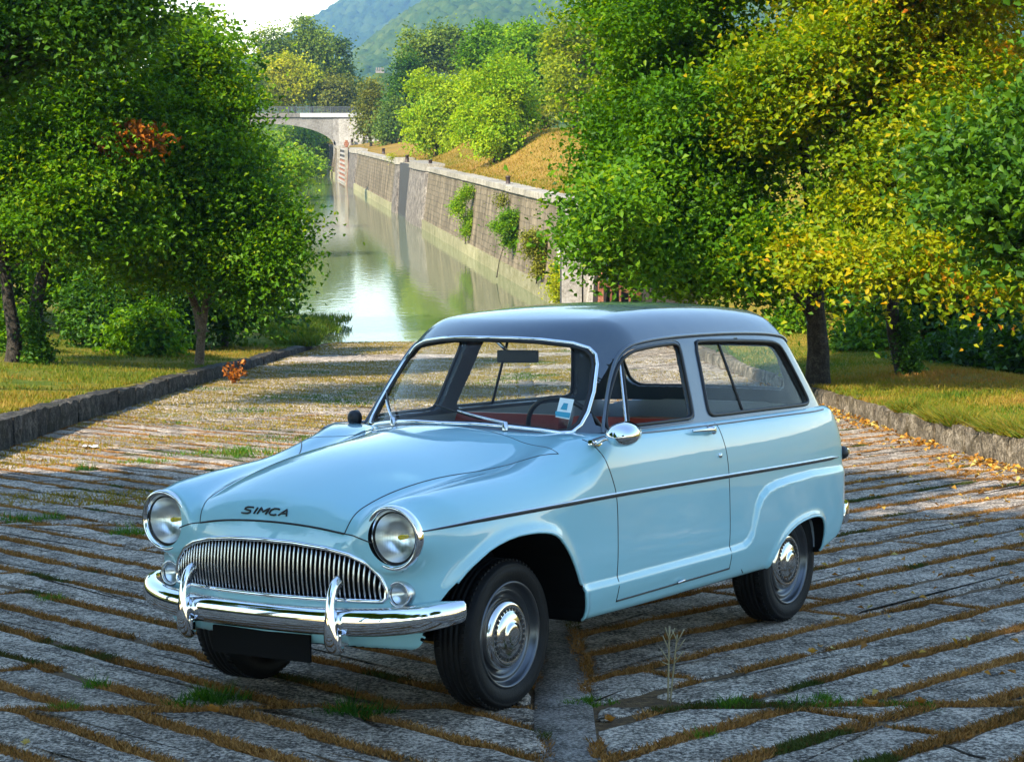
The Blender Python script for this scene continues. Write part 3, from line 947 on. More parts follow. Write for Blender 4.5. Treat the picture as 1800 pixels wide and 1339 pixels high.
    seat('front_seat', -1.22, 1.0, .60, M_SEAT, (.32, -.32))
    seat('rear_seat', -2.02, .92, 1.22, M_SEAT)
    MB().box((-1.85, 0, .40), (2.2, 1.3, .05)).build('cabin_floor', M_DARK, car)
    bl = MB().box((-2.62, .10, .84), (.46, 1.0, .20)); bl.build('cargo_blanket', M_BROWN, car, bevel=.06)
    mi = empty('rear_view_mirror', parent=car)
    MB().box((-.955, .105, 1.325), (.018, .19, .055), Euler((0, 0, math.radians(14))).to_matrix()).build('mirror_case', M_BLACK, mi, bevel=.008)
    MB().tube([(-.96, .05, 1.345), (-.93, .02, 1.385), (-.93, .0, 1.40)], .008, 8).build('mirror_stem', M_CHROME, mi)
    R = Matrix([[-0.5502517633678758, 0.8349717149212004, -0.006725488075685904], [-0.8333350904501647, -0.5486293923859766, 0.06751604870960418], [0.052684190538739385, 0.042755410070933406, 0.9976955201740005]])
    car.matrix_world = Matrix.Translation((-0.5788321587, 8.4726869, 2.9674029 + .002)) @ R.to_4x4()
    return car
# ------------------------------------------------------------------ noise
_perm = RNG.random((256, 256))
def vnoise(x, y, s=1.0, seed=0):
    x = np.asarray(x, float) * s + seed * 17.31; y = np.asarray(y, float) * s + seed * 9.77
    i = np.floor(x).astype(int); j = np.floor(y).astype(int)
    u = x - i; v = y - j
    u = u * u * (3 - 2 * u); v = v * v * (3 - 2 * v)
    g = lambda a, b: _perm[a % 256, b % 256]
    return (g(i, j) * (1 - u) + g(i + 1, j) * u) * (1 - v) + (g(i, j + 1) * (1 - u) + g(i + 1, j + 1) * u) * v
def fbm(x, y, s=1.0, oct=4, seed=0):
    t = 0; a = 1; n = 0
    for k in range(oct):
        t = t + a * vnoise(x, y, s * 2 ** k, seed + k); n += a; a *= .5
    return t / n

# ------------------------------------------------------------------ the lie of the land
def kerb_l(Y): return np.interp(Y, [-40, 20.4, 25, 47.3, 60], [-5.1, -4.95, -4.97, -4.47, -4.2])
def kerb_r(Y): return np.interp(Y, [-40, 10, 17.7, 19.3, 22.4, 26.8, 46], [5.2, 4.75, 4.30, 4.15, 3.98, 3.86, 3.45])
def kerb_lh(Y): return np.interp(Y, [0, 20, 30, 47.3], [.30, .30, .22, .10])
def kerb_rh(Y): return np.interp(Y, [0, 17, 20, 27, 45], [.29, .28, .25, .19, .18])
def wall_x(Y): return 1.33 - 0.1235 * (Y - 62.5)           # foot of the quay wall
def canal_l(Y): return -6.3 - 0.1235 * (Y - 57)             # the other bank of the canal
QUAY = 3.15
def left_z(X, Y):
    base = ramp_z(X, np.minimum(Y, 47)) + kerb_lh(Y) - .02
    d = np.maximum(-X + kerb_l(Y), 0)
    up = .05 * d + 2.4 * ss(3.5, 14, d) * ss(20, 44, Y)
    far = .55 + .10 * np.maximum(canal_l(Y) - X, 0) * .6
    z = (base + up) * (1 - ss(44, 58, Y)) + np.minimum(far, 3.5) * ss(44, 58, Y)
    z = np.where(Y > 46, np.minimum(z, .12 + .28 * np.maximum(canal_l(np.maximum(Y, 50)) + 2.0 * (1 - ss(50, 57, Y)) - X, 0) + .6 * (1 - ss(46, 54, Y))), z)
    return z + .05 * (fbm(X, Y, .7, 3, 3) - .5)
def right_z(X, Y):
    near = ramp_z(X, np.minimum(Y, 46)) + kerb_rh(Y) - .01
    d = np.maximum(X - kerb_r(np.minimum(Y, 46)), 0)
    near = near + .05 * np.minimum(d, 2.2) - .16 * np.maximum(d - 2.6, 0) * ss(14, 20, Y) * (1 - ss(28, 36, Y))
    dw = np.maximum(X - (wall_x(Y) + .35), 0)
    mead = QUAY - .03 + 1.75 * ss(.8, 5.2, dw) * (1 - ss(110, 190, Y)) + .9 * ss(.8, 8, dw) * ss(110, 190, Y) + .02 * np.minimum(dw, 30)
    t = ss(33, 54, Y)
    return near * (1 - t) + mead * t + .06 * (fbm(X, Y, .5, 3, 9) - .5)

def strip_grid(name, edge, sign, Ys, ds, zf, mat, kind='structure'):
    V = []
    for Y in Ys:
        e = edge(Y)
        for d in ds:
            V.append((e + sign * d, Y))
    V = np.array(V)
    Z = zf(V[:, 0], V[:, 1])
    V = np.c_[V, Z]
    n = len(ds); Q = []
    for i in range(len(Ys) - 1):
        for j in range(n - 1):
            a = i * n + j
            q = (a, a + 1, a + n + 1, a + n)
            Q.append(q if sign > 0 else q[::-1])
    me = quads_mesh(name, V, Q, smooth=True)
    return tag(link(name, me, mat), kind=kind)

def grass_ground(name, stops, s1=.5, s2=6.0):
    m, n, l, p = newmat(name)
    tc = n.new('ShaderNodeTexCoord')
    t1 = n.new('ShaderNodeTexNoise'); t1.inputs['Scale'].default_value = s1; t1.inputs['Detail'].default_value = 5
    t2 = n.new('ShaderNodeTexNoise'); t2.inputs['Scale'].default_value = s2; t2.inputs['Detail'].default_value = 6
    l.new(tc.outputs['Object'], t1.inputs['Vector']); l.new(tc.outputs['Object'], t2.inputs['Vector'])
    ma = n.new('ShaderNodeMath'); ma.operation = 'MULTIPLY_ADD'; ma.inputs[1].default_value = .55
    sc = n.new('ShaderNodeMath'); sc.operation = 'MULTIPLY'; sc.inputs[1].default_value = .45
    l.new(t2.outputs['Fac'], sc.inputs[0]); l.new(t1.outputs['Fac'], ma.inputs[0]); l.new(sc.outputs[0], ma.inputs[2])
    r = ramp_node(n, stops); l.new(ma.outputs[0], r.inputs['Fac'])
    l.new(r.outputs[0], p.inputs['Base Color']); p.inputs['Roughness'].default_value = .95; p.inputs['Specular IOR Level'].default_value = .1
    b = n.new('ShaderNodeBump'); b.inputs['Strength'].default_value = .8; b.inputs['Distance'].default_value = .06
    t3 = n.new('ShaderNodeTexNoise'); t3.inputs['Scale'].default_value = 22; t3.inputs['Detail'].default_value = 8
    l.new(tc.outputs['Object'], t3.inputs['Vector']); l.new(t3.outputs['Fac'], b.inputs['Height']); l.new(b.outputs[0], p.inputs['Normal'])
    return m

def stone_mat(name, c0, c1, c2, scale=9.0, bump=.6, bdist=.012, fine=140.0, moss=None, FC=.9):
    m, n, l, p = newmat(name)
    tc = n.new('ShaderNodeTexCoord')
    geo = n.new('ShaderNodeNewGeometry')
    t = n.new('ShaderNodeTexNoise'); t.inputs['Scale'].default_value = scale; t.inputs['Detail'].default_value = 8; t.inputs['Roughness'].default_value = .65
    f = n.new('ShaderNodeTexNoise'); f.inputs['Scale'].default_value = fine; f.inputs['Detail'].default_value = 3; f.inputs['Roughness'].default_value = .8
    l.new(geo.outputs['Position'], t.inputs['Vector']); l.new(geo.outputs['Position'], f.inputs['Vector'])
    ad = n.new('ShaderNodeMath'); ad.operation = 'MULTIPLY_ADD'; ad.inputs[1].default_value = .9
    sb = n.new('ShaderNodeMath'); sb.operation = 'MULTIPLY_ADD'; sb.inputs[1].default_value = FC; sb.inputs[2].default_value = .05 - FC * .5
    l.new(f.outputs['Fac'], sb.inputs[0]); l.new(t.outputs['Fac'], ad.inputs[0]); l.new(sb.outputs[0], ad.inputs[2])
    r = ramp_node(n, [(.25, c0), (.48, c1), (.72, c2)]); l.new(ad.outputs[0], r.inputs['Fac'])
    oi = n.new('ShaderNodeObjectInfo')
    mr = n.new('ShaderNodeMapRange'); mr.inputs['To Min'].default_value = .78; mr.inputs['To Max'].default_value = 1.18
    l.new(oi.outputs['Random'], mr.inputs['Value'])
    vm = n.new('ShaderNodeVectorMath'); vm.operation = 'SCALE'; l.new(r.outputs[0], vm.inputs[0]); l.new(mr.outputs[0], vm.inputs['Scale'])
    last = vm.outputs[0]
    if moss is not None:
        mm = n.new('ShaderNodeTexNoise'); mm.inputs['Scale'].default_value = 1.7; mm.inputs['Detail'].default_value = 9; mm.inputs['Roughness'].default_value = .7
        l.new(geo.outputs['Position'], mm.inputs['Vector'])
        rr = ramp_node(n, [(.52, (0, 0, 0)), (.66, (1, 1, 1))]); l.new(mm.outputs['Fac'], rr.inputs['Fac'])
        mx = n.new('ShaderNodeMixRGB'); mx.inputs[2].default_value = (*moss, 1)
        l.new(rr.outputs[0], mx.inputs[0]); l.new(last, mx.inputs[1]); last = mx.outputs[0]
    l.new(last, p.inputs['Base Color'])
    p.inputs['Roughness'].default_value = .85; p.inputs['Specular IOR Level'].default_value = .25
    b = n.new('ShaderNodeBump'); b.inputs['Strength'].default_value = bump; b.inputs['Distance'].default_value = bdist
    l.new(ad.outputs[0], b.inputs['Height']); l.new(b.outputs[0], p.inputs['Normal'])
    return m

M_SETT = stone_mat('grey granite', (.045, .034, .024), (.270, .218, .168), (.78, .65, .52), 6, 1.0, .022, 55, moss=None, FC=2.0)
M_BED = stone_mat('brown soil', (.035, .020, .008), (.095, .050, .018), (.19, .115, .045), 20, .8, .02, 60)
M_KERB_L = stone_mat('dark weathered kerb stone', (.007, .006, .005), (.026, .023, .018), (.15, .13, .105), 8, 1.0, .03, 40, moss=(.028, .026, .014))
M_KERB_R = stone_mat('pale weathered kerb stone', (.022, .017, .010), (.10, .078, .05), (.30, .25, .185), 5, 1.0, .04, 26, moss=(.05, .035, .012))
M_CONC = stone_mat('grey concrete', (.07, .058, .046), (.26, .22, .18), (.58, .50, .43), 5, .9, .02, 70, FC=1.8)
M_GRASS_L = grass_ground('dry and green turf', [(.30, (.030, .060, .006)), (.45, (.080, .105, .008)), (.55, (.17, .13, .018)), (.72, (.23, .16, .04))], .35, 5)
M_GRASS_R = grass_ground('autumn turf', [(.30, (.05, .06, .006)), (.45, (.13, .12, .010)), (.55, (.21, .145, .018)), (.72, (.26, .16, .035))], .6, 6)
M_MEADOW = grass_ground('scorched meadow', [(.28, (.085, .085, .010)), (.45, (.185, .120, .020)), (.58, (.245, .145, .028)), (.75, (.29, .185, .05))], .12, 1.6)

# ------------------------------------------------------------------ ground sheet, banks, water
def ground_sheet():
    V = []; xs = np.concatenate([np.linspace(-1450, -60, 12), np.linspace(-50, 50, 9), np.linspace(60, 1450, 12)])
    ys = np.concatenate([np.linspace(-115, 0, 4), np.linspace(60, 3100, 34)])
    for y in ys:
        for x in xs: V.append((x, y, -2.2))
    n = len(xs); Q = [(i * n + j, i * n + j + 1, (i + 1) * n + j + 1, (i + 1) * n + j) for i in range(len(ys) - 1) for j in range(n - 1)]
    tag(link('ground', quads_mesh('ground', V, Q), M_MEADOW), kind='structure')
ground_sheet()
Ysr = np.concatenate([np.arange(-40, 4, 4), np.arange(4, 66, 1.0)])
def ramp_bed():
    V = []; n = 14
    for Y in Ysr:
        for t in np.linspace(0, 1, n):
            X = kerb_l(Y) - .12 + t * (kerb_r(min(Y, 46)) + .12 - kerb_l(Y) + .12)
            V.append((X, Y, ramp_z(X, Y) - .008 - .03 * max(0, Y - 52)))
    Q = [(i * n + j, i * n + j + 1, (i + 1) * n + j + 1, (i + 1) * n + j) for i in range(len(Ysr) - 1) for j in range(n - 1)]
    return tag(link('ramp', quads_mesh('ramp', V, Q, smooth=True), M_BED), kind='structure')
RAMP = ramp_bed()
ds = np.concatenate([[0.12], np.linspace(.3, 12, 40), np.geomspace(13, 400, 18)])
strip_grid('grass_bank_left', lambda Y: np.where(Y < 46, kerb_l(Y), kerb_l(46) + (canal_l(57) - kerb_l(46)) * ss(46, 57, Y)) if Y < 57 else canal_l(Y), -1,
           np.concatenate([np.arange(-60, 14, 5), np.arange(14, 70, .8), np.arange(70, 420, 8)]), ds, left_z, M_GRASS_L)
strip_grid('grass_bank_right', lambda Y: kerb_r(min(Y, 46)), 1, np.concatenate([np.arange(-60, 14, 5), np.arange(14, 57, .8)]), ds, right_z, M_GRASS_R)
strip_grid('meadow', lambda Y: wall_x(Y) + .62, 1, np.concatenate([np.arange(55, 130, 1.5), np.arange(130, 420, 6)]), ds, right_z, M_MEADOW)
# towpath along the top of the meadow bank
M_PATH = stone_mat('pale gravel path', (.25, .22, .17), (.38, .34, .27), (.5, .46, .38), 3, .4, .02, 60)
V = []; ys = np.arange(62, 200, 3)
for Y in ys:
    for d in (6.6, 7.4, 8.2):
        X = wall_x(Y) + d; V.append((X, Y, float(right_z(np.array(X), np.array(Y))) + .03))
tag(link('towpath', quads_mesh('towpath', V, [(i * 3 + j, i * 3 + j + 1, i * 3 + j + 4, i * 3 + j + 3) for i in range(len(ys) - 1) for j in (0, 1)]), M_PATH), kind='structure')

def water_sheet():
    m, n, l, p = newmat('canal water')
    p.inputs['Base Color'].default_value = (.105, .130, .060, 1)
    p.inputs['Roughness'].default_value = .045
    p.inputs['IOR'].default_value = 1.33
    p.inputs['Specular IOR Level'].default_value = .32
    tc = n.new('ShaderNodeNewGeometry')
    mp = n.new('ShaderNodeMapping'); mp.inputs['Scale'].default_value = (1.2, .55, 1)
    l.new(tc.outputs['Position'], mp.inputs['Vector'])
    t = n.new('ShaderNodeTexNoise'); t.inputs['Scale'].default_value = 2.6; t.inputs['Detail'].default_value = 4
    l.new(mp.outputs[0], t.inputs['Vector'])
    b = n.new('ShaderNodeBump'); b.inputs['Strength'].default_value = .09; b.inputs['Distance'].default_value = .05
    l.new(t.outputs['Fac'], b.inputs['Height']); l.new(b.outputs[0], p.inputs['Normal'])
    V = []; ys = [47, 52, 57, 70, 100, 160, 235, 330, 420]
    for Y in ys:
        V += [(-14 if Y < 57 else canal_l(Y) - 2.5, Y, 0), (9 if Y < 60 else wall_x(Y) + 1.0, Y, 0)]
    Q = [(2 * i, 2 * i + 1, 2 * i + 3, 2 * i + 2) for i in range(len(ys) - 1)]
    tag(link('canal_water', quads_mesh('canal_water', V, Q), m), kind='structure')
water_sheet()

# ------------------------------------------------------------------ paving: chevron rows of long granite slabs
def clip_poly(P, nx, ny, c):
    """keep the part of a polygon with nx*x + ny*y <= c"""
    out = []
    for i in range(len(P)):
        a, b = P[i], P[(i + 1) % len(P)]
        da, db = nx * a[0] + ny * a[1] - c, nx * b[0] + ny * b[1] - c
        if da <= 0: out.append(a)
        if (da < 0 < db) or (db < 0 < da):
            t = da / (da - db); out.append((a[0] + t * (b[0] - a[0]), a[1] + t * (b[1] - a[1])))
    return out
def area(P):
    P = np.asarray(P); x, y = P.T
    return .5 * abs(np.dot(x, np.roll(y, -1)) - np.dot(y, np.roll(x, -1)))

SECTIONS = [2.0, 8.17, 14.3, 20.6, 27.0, 33.2, 39.5, 45.6, 52.6]
AXIS = .20
def make_paving():
    stones = []
    rnd = random.Random(11)
    for side in (1, -1):
        ang = math.radians(48.5 if side > 0 else 50)
        d = np.array([side * math.cos(ang), math.sin(ang)]); nrm = np.array([-side * math.sin(ang), math.cos(ang)])
        for si in range(len(SECTIONS) - 1):
            y0, y1 = SECTIONS[si], SECTIONS[si + 1]
            ref = np.array([.31, 8.68]) if side > 0 else np.array([-2.98, 12.25])
            off = 0 if si == 1 else rnd.uniform(0, .33)
            sp = .37 if side > 0 else .33
            k0 = int((nrm @ np.array([0, y0]) - 5) / sp) - 14; k1 = int((nrm @ np.array([0, y1]) + 5) / sp) + 14
            for k in range(k0, k1):
                nb = ref @ nrm + off + k * sp
                gap = rnd.uniform(.040, .068)
                a0, a1 = nb + gap / 2, nb + sp - gap / 2
                o = rnd.uniform(0, 2)
                t = -22 + o
                while t < 60:
                    L = rnd.uniform(2.2, 6.0)
                    P = [tuple(d * tt + nrm * nn) for tt, nn in ((t + .003, a0), (t + L - .003, a0), (t + L - .003, a1), (t + .003, a1))]
                    t += L
                    cx = sum(p[0] for p in P) / 4; cy = sum(p[1] for p in P) / 4
                    if cy < y0 - 3 or cy > y1 + 3 or abs(cx) > 8: continue
                    P = clip_poly(P, 0, -1, -(y0 + .03)); 
                    if len(P) > 2: P = clip_poly(P, 0, 1, y1 - .03)
                    if len(P) > 2: P = clip_poly(P, -side, 0, -side * (AXIS + side * (.085 + rnd.uniform(0, .05))))
                    if len(P) > 2:
                        if side > 0: P = clip_poly(P, 1, 0, float(kerb_r(cy)) - .01)
                        else: P = clip_poly(P, -1, 0, -float(kerb_l(cy)) - .01)
                    if len(P) > 2 and area(P) > .03: stones.append(P)
    return stones

def stone_mesh(P, seed, coarse=False):
    """slab with an uneven outline, rounded shoulders and a slightly hollow worn top; returns verts, faces"""
    r = np.random.default_rng(seed)
    P = np.array(P)
    x, y = P.T
    if np.dot(x, np.roll(y, -1)) - np.dot(y, np.roll(x, -1)) < 0: P = P[::-1]
    pts = []
    step = .30 if coarse else .13
    for i in range(len(P)):
        a, b = P[i], P[(i + 1) % len(P)]
        L = np.linalg.norm(b - a)
        if L < .03: continue
        n = max(1, int(L / step))
        for k in range(n):
            pts.append(a + (b - a) * (k + (.25 if k == 0 else 0)) / n)
        if n > 1 or L > .12: pts.append(a + (b - a) * (1 - .2 / n))
    pts = np.array(pts)
    c = pts.mean(0)
    pts = pts + (r.normal(0, .010 if not coarse else .005, pts.shape)) + .022 * (np.stack([vnoise(pts[:, 0], pts[:, 1], 3.1, 2), vnoise(pts[:, 0], pts[:, 1], 3.1, 4)], 1) - .5)
    e1 = np.roll(pts, -1, 0) - np.roll(pts, 1, 0)
    inn = np.stack([-e1[:, 1], e1[:, 0]], 1); inn /= np.linalg.norm(inn, axis=1)[:, None] + 1e-9
    m = len(pts)
    tilt = r.normal(0, .0012, 2); lift = r.normal(0, .003)
    def z(q, dz):
        w = (q - c) @ tilt
        return ramp_z(q[:, 0], q[:, 1]) + dz + w + lift
    rings = [(0.0, -.06), (0.0, -.016), (.012, -.004), (.038, .0015)]
    if coarse: rings = [(0.0, -.05), (0.0, -.010), (.03, .001)]
    V = []
    for (ins, dz) in rings:
        q = pts + inn * ins
        zz = z(q, dz) + (r.normal(0, .0022, m) if ins > .01 else 0)
        V.append(np.c_[q, zz])
    V.append(np.c_[c[None], z(c[None], -.002)])
    V = np.vstack(V); F = []
    for k in range(len(rings) - 1):
        for i in range(m):
            j = (i + 1) % m
            F.append((k * m + i, k * m + j, (k + 1) * m + j, (k + 1) * m + i))
    b = (len(rings) - 1) * m
    for i in range(m): F.append((b + i, b + (i + 1) % m, len(V) - 1))
    return V, F

STONES = make_paving()
def lay_paving():
    def w(P):
        c = np.mean(P, 0); A = area(P)
        inv = abs(c[0]) < .245 * c[1] + .6 and c[1] > 6.2
        return (A / max(c[1], 3) ** 3) * (1 if inv else 1e-4)
    order = sorted(range(len(STONES)), key=lambda i: -w(STONES[i]))
    near, far = order[:296], order[296:]
    for i in near:
        V, F = stone_mesh(STONES[i], i)
        c = V.mean(0)
        me = bpy.data.meshes.new('paving_stone'); me.from_pydata((V - c).tolist(), [], F)
        me.polygons.foreach_set('use_smooth', np.ones(len(F), bool)); me.update()
        o = link('paving_stone', me, M_SETT, RAMP); o.location = c
    mb = MB()
    for i in far:
        V, F = stone_mesh(STONES[i], i, True); mb.add(V, F, True)
    tag(mb.build('distant_paving', M_SETT, RAMP, fix=False), kind='stuff')
    # concrete strip down the middle
    ys = np.arange(2, 52.6, .5); V = []; Q = []
    r = np.random.default_rng(5)
    for Y in ys:
        for k, xx in enumerate((-.13, -.115, 0, .115, .13)):
            X = AXIS + xx + r.normal(0, .006); V.append((X, Y, ramp_z(X, Y) + (-.05 if k in (0, 4) else -.001 + r.normal(0, .003))))
    for i in range(len(ys) - 1):
        for k in range(4): Q.append((i * 5 + k, i * 5 + k + 1, i * 5 + k + 6, i * 5 + k + 5))
    link('centre_strip', quads_mesh('centre_strip', V, Q, smooth=True), M_CONC, RAMP)
lay_paving()

# ------------------------------------------------------------------ kerbs
def rough_block(L, W, H, seed, amp=.012):
    """roughly hewn block: x along the kerb, y across, z up; origin at the middle of its foot"""
    r = np.random.default_rng(seed)
    nx, ny, nz = max(3, int(L / .16)), 3, 4
    xs = np.linspace(-L / 2, L / 2, nx); ys = np.linspace(-W / 2, W / 2, ny); zs = np.linspace(-.15, H, nz)
    bm = bmesh.new(); idx = {}
    def vert(i, j, k):
        if (i, j, k) not in idx:
            e = (i in (0, nx - 1)) + (j in (0, ny - 1)) + (k == nz - 1)
            p = np.array([xs[i], ys[j], zs[k]]) + r.normal(0, amp, 3)
            if e >= 2:
                p -= np.array([np.sign(xs[i]) * (i in (0, nx - 1)), np.sign(ys[j]) * (j in (0, ny - 1)), 1.0 * (k == nz - 1)]) * .012
            if i in (0, nx - 1): p[0] = np.clip(p[0], -L / 2 + .002, L / 2 - .002)
            idx[(i, j, k)] = bm.verts.new(p)
        return idx[(i, j, k)]
    def face(*a): bm.faces.new([vert(*q) for q in a])
    for i in range(nx - 1):
        for j in range(ny - 1): face((i, j, nz - 1), (i + 1, j, nz - 1), (i + 1, j + 1, nz - 1), (i, j + 1, nz - 1))
        for k in range(nz - 1):
            face((i, 0, k), (i + 1, 0, k), (i + 1, 0, k + 1), (i, 0, k + 1))
            face((i, ny - 1, k), (i, ny - 1, k + 1), (i + 1, ny - 1, k + 1), (i + 1, ny - 1, k))
    for j in range(ny - 1):
        for k in range(nz - 1):
            face((0, j, k), (0, j, k + 1), (0, j + 1, k + 1), (0, j + 1, k))
            face((nx - 1, j, k), (nx - 1, j + 1, k), (nx - 1, j + 1, k + 1), (nx - 1, j, k + 1))
    me = bpy.data.meshes.new('kerb_stone'); bm.to_mesh(me); bm.free()
    return me
def kerb(label, fx, fh, y0, y1, side, mat, W, seed):
    e = empty('stone_kerb', (float(fx(y0)), y0, float(ramp_z(fx(y0), y0))))
    tag(e, label, 'kerb')
    rnd = random.Random(seed); Y = y0; k = 0
    while Y < y1:
        L = rnd.uniform(.7, 1.25) * (1 if Y < 30 else 1.5)
        Ym = Y + L / 2
        me = rough_block(L - .012, W + rnd.uniform(-.02, .02), float(fh(Ym)) + rnd.uniform(-.012, .012), seed * 1000 + k, .009)
        o = link('kerb_stone', me, mat, e)
        X = float(fx(Ym)) + side * W / 2
        dx = float(fx(Ym + .5) - fx(Ym - .5))
        M = Matrix.Translation((X, Ym, float(ramp_z(X, Ym)))) @ Matrix.Rotation(math.atan2(1, dx), 4, 'Z') @ Matrix.Rotation(math.atan(.0677), 4, 'Y')
        o.matrix_basis = Matrix.Translation(-e.location) @ M
        Y += L; k += 1
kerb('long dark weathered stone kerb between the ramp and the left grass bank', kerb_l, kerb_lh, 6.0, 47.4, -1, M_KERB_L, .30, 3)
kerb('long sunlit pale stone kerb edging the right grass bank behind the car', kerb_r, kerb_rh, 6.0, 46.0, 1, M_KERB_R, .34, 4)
# ------------------------------------------------------------------ leaves, trees, grass
def leaf_cloud(name, C, Nrm, size, tint, mat, parent=None, aspect=.62, fold=.22, seed=0, kind=None):
    """one folded two-triangle leaf per centre, lying across the given normal"""
    r = np.random.default_rng(seed)
    n = len(C)
    Nrm = Nrm / (np.linalg.norm(Nrm, axis=1)[:, None] + 1e-9)
    h = r.normal(size=(n, 3))
    A = h - Nrm * (h * Nrm).sum(1)[:, None]; A /= np.linalg.norm(A, axis=1)[:, None] + 1e-9
    B = np.cross(Nrm, A)
    s = (np.broadcast_to(size, n) * r.uniform(.7, 1.25, n))[:, None]
    up = Nrm * s * fold
    v0 = C - A * s * .5; v2 = C + A * s * .5 - Nrm * s * .12
    v1 = C + B * s * aspect * .5 + up - A * s * .06; v3 = C - B * s * aspect * .5 + up - A * s * .06
    V = np.stack([v0, v1, v2, v3], 1).reshape(-1, 3)
    b = np.arange(n) * 4
    F = np.stack([b, b + 1, b + 2, b, b + 2, b + 3], 1).reshape(-1)
    me = mesh_np(name, V, F, np.arange(2 * n) * 3, attrs={'tint': ('FACE', np.repeat(np.clip(tint, 0, 1), 2))})
    o = link(name, me, mat, parent)
    if kind: o['kind'] = kind
    return o

BARK = stone_mat('dark bark', (.010, .008, .006), (.035, .028, .020), (.10, .085, .065), 14, 1.0, .03, 50)
BARK_L = stone_mat('light bark', (.04, .028, .018), (.12, .085, .055), (.25, .19, .13), 14, 1.0, .02, 50)

GREEN = leaf_mat('green leaves', [(0, (.022, .066, .004)), (.35, (.056, .155, .005)), (.65, (.120, .240, .006)), (1, (.26, .30, .008))], .46)
DEEP = leaf_mat('deep green leaves', [(0, (.014, .044, .006)), (.5, (.038, .108, .008)), (1, (.10, .19, .009))], .36)
AUTUMN = leaf_mat('turning leaves', [(0, (.055, .140, .005)), (.35, (.18, .25, .005)), (.62, (.36, .33, .006)), (.85, (.48, .27, .008)), (1, (.44, .13, .008))], .48)
RUST = leaf_mat('rust brown leaves', [(0, (.12, .05, .008)), (.5, (.28, .085, .010)), (1, (.42, .16, .02))], .3)
BRIGHT = leaf_mat('bright green leaves', [(0, (.050, .135, .005)), (.5, (.150, .290, .006)), (1, (.30, .38, .010))], .45)
YELLOW = leaf_mat('yellow green leaves', [(0, (.13, .19, .008)), (.5, (.33, .36, .008)), (1, (.44, .42, .015))], .45)
MUTED = leaf_mat('muted green leaves', [(0, (.040, .085, .014)), (.5, (.135, .205, .022)), (1, (.25, .30, .03))], .38)
OLIVE = leaf_mat('olive leaves', [(0, (.035, .058, .010)), (.5, (.095, .120, .014)), (1, (.20, .20, .02))], .35)

def px_lobe(u, v, Y, ru, rv, rd=None):
    """crown lobe given by where it shows in the photograph: centre, half sizes in its pixels, and half depth in metres"""
    c = at(u, v, Y); k = Y / FPX
    return (c, np.array([ru * k, rd if rd else ru * k, rv * k]))

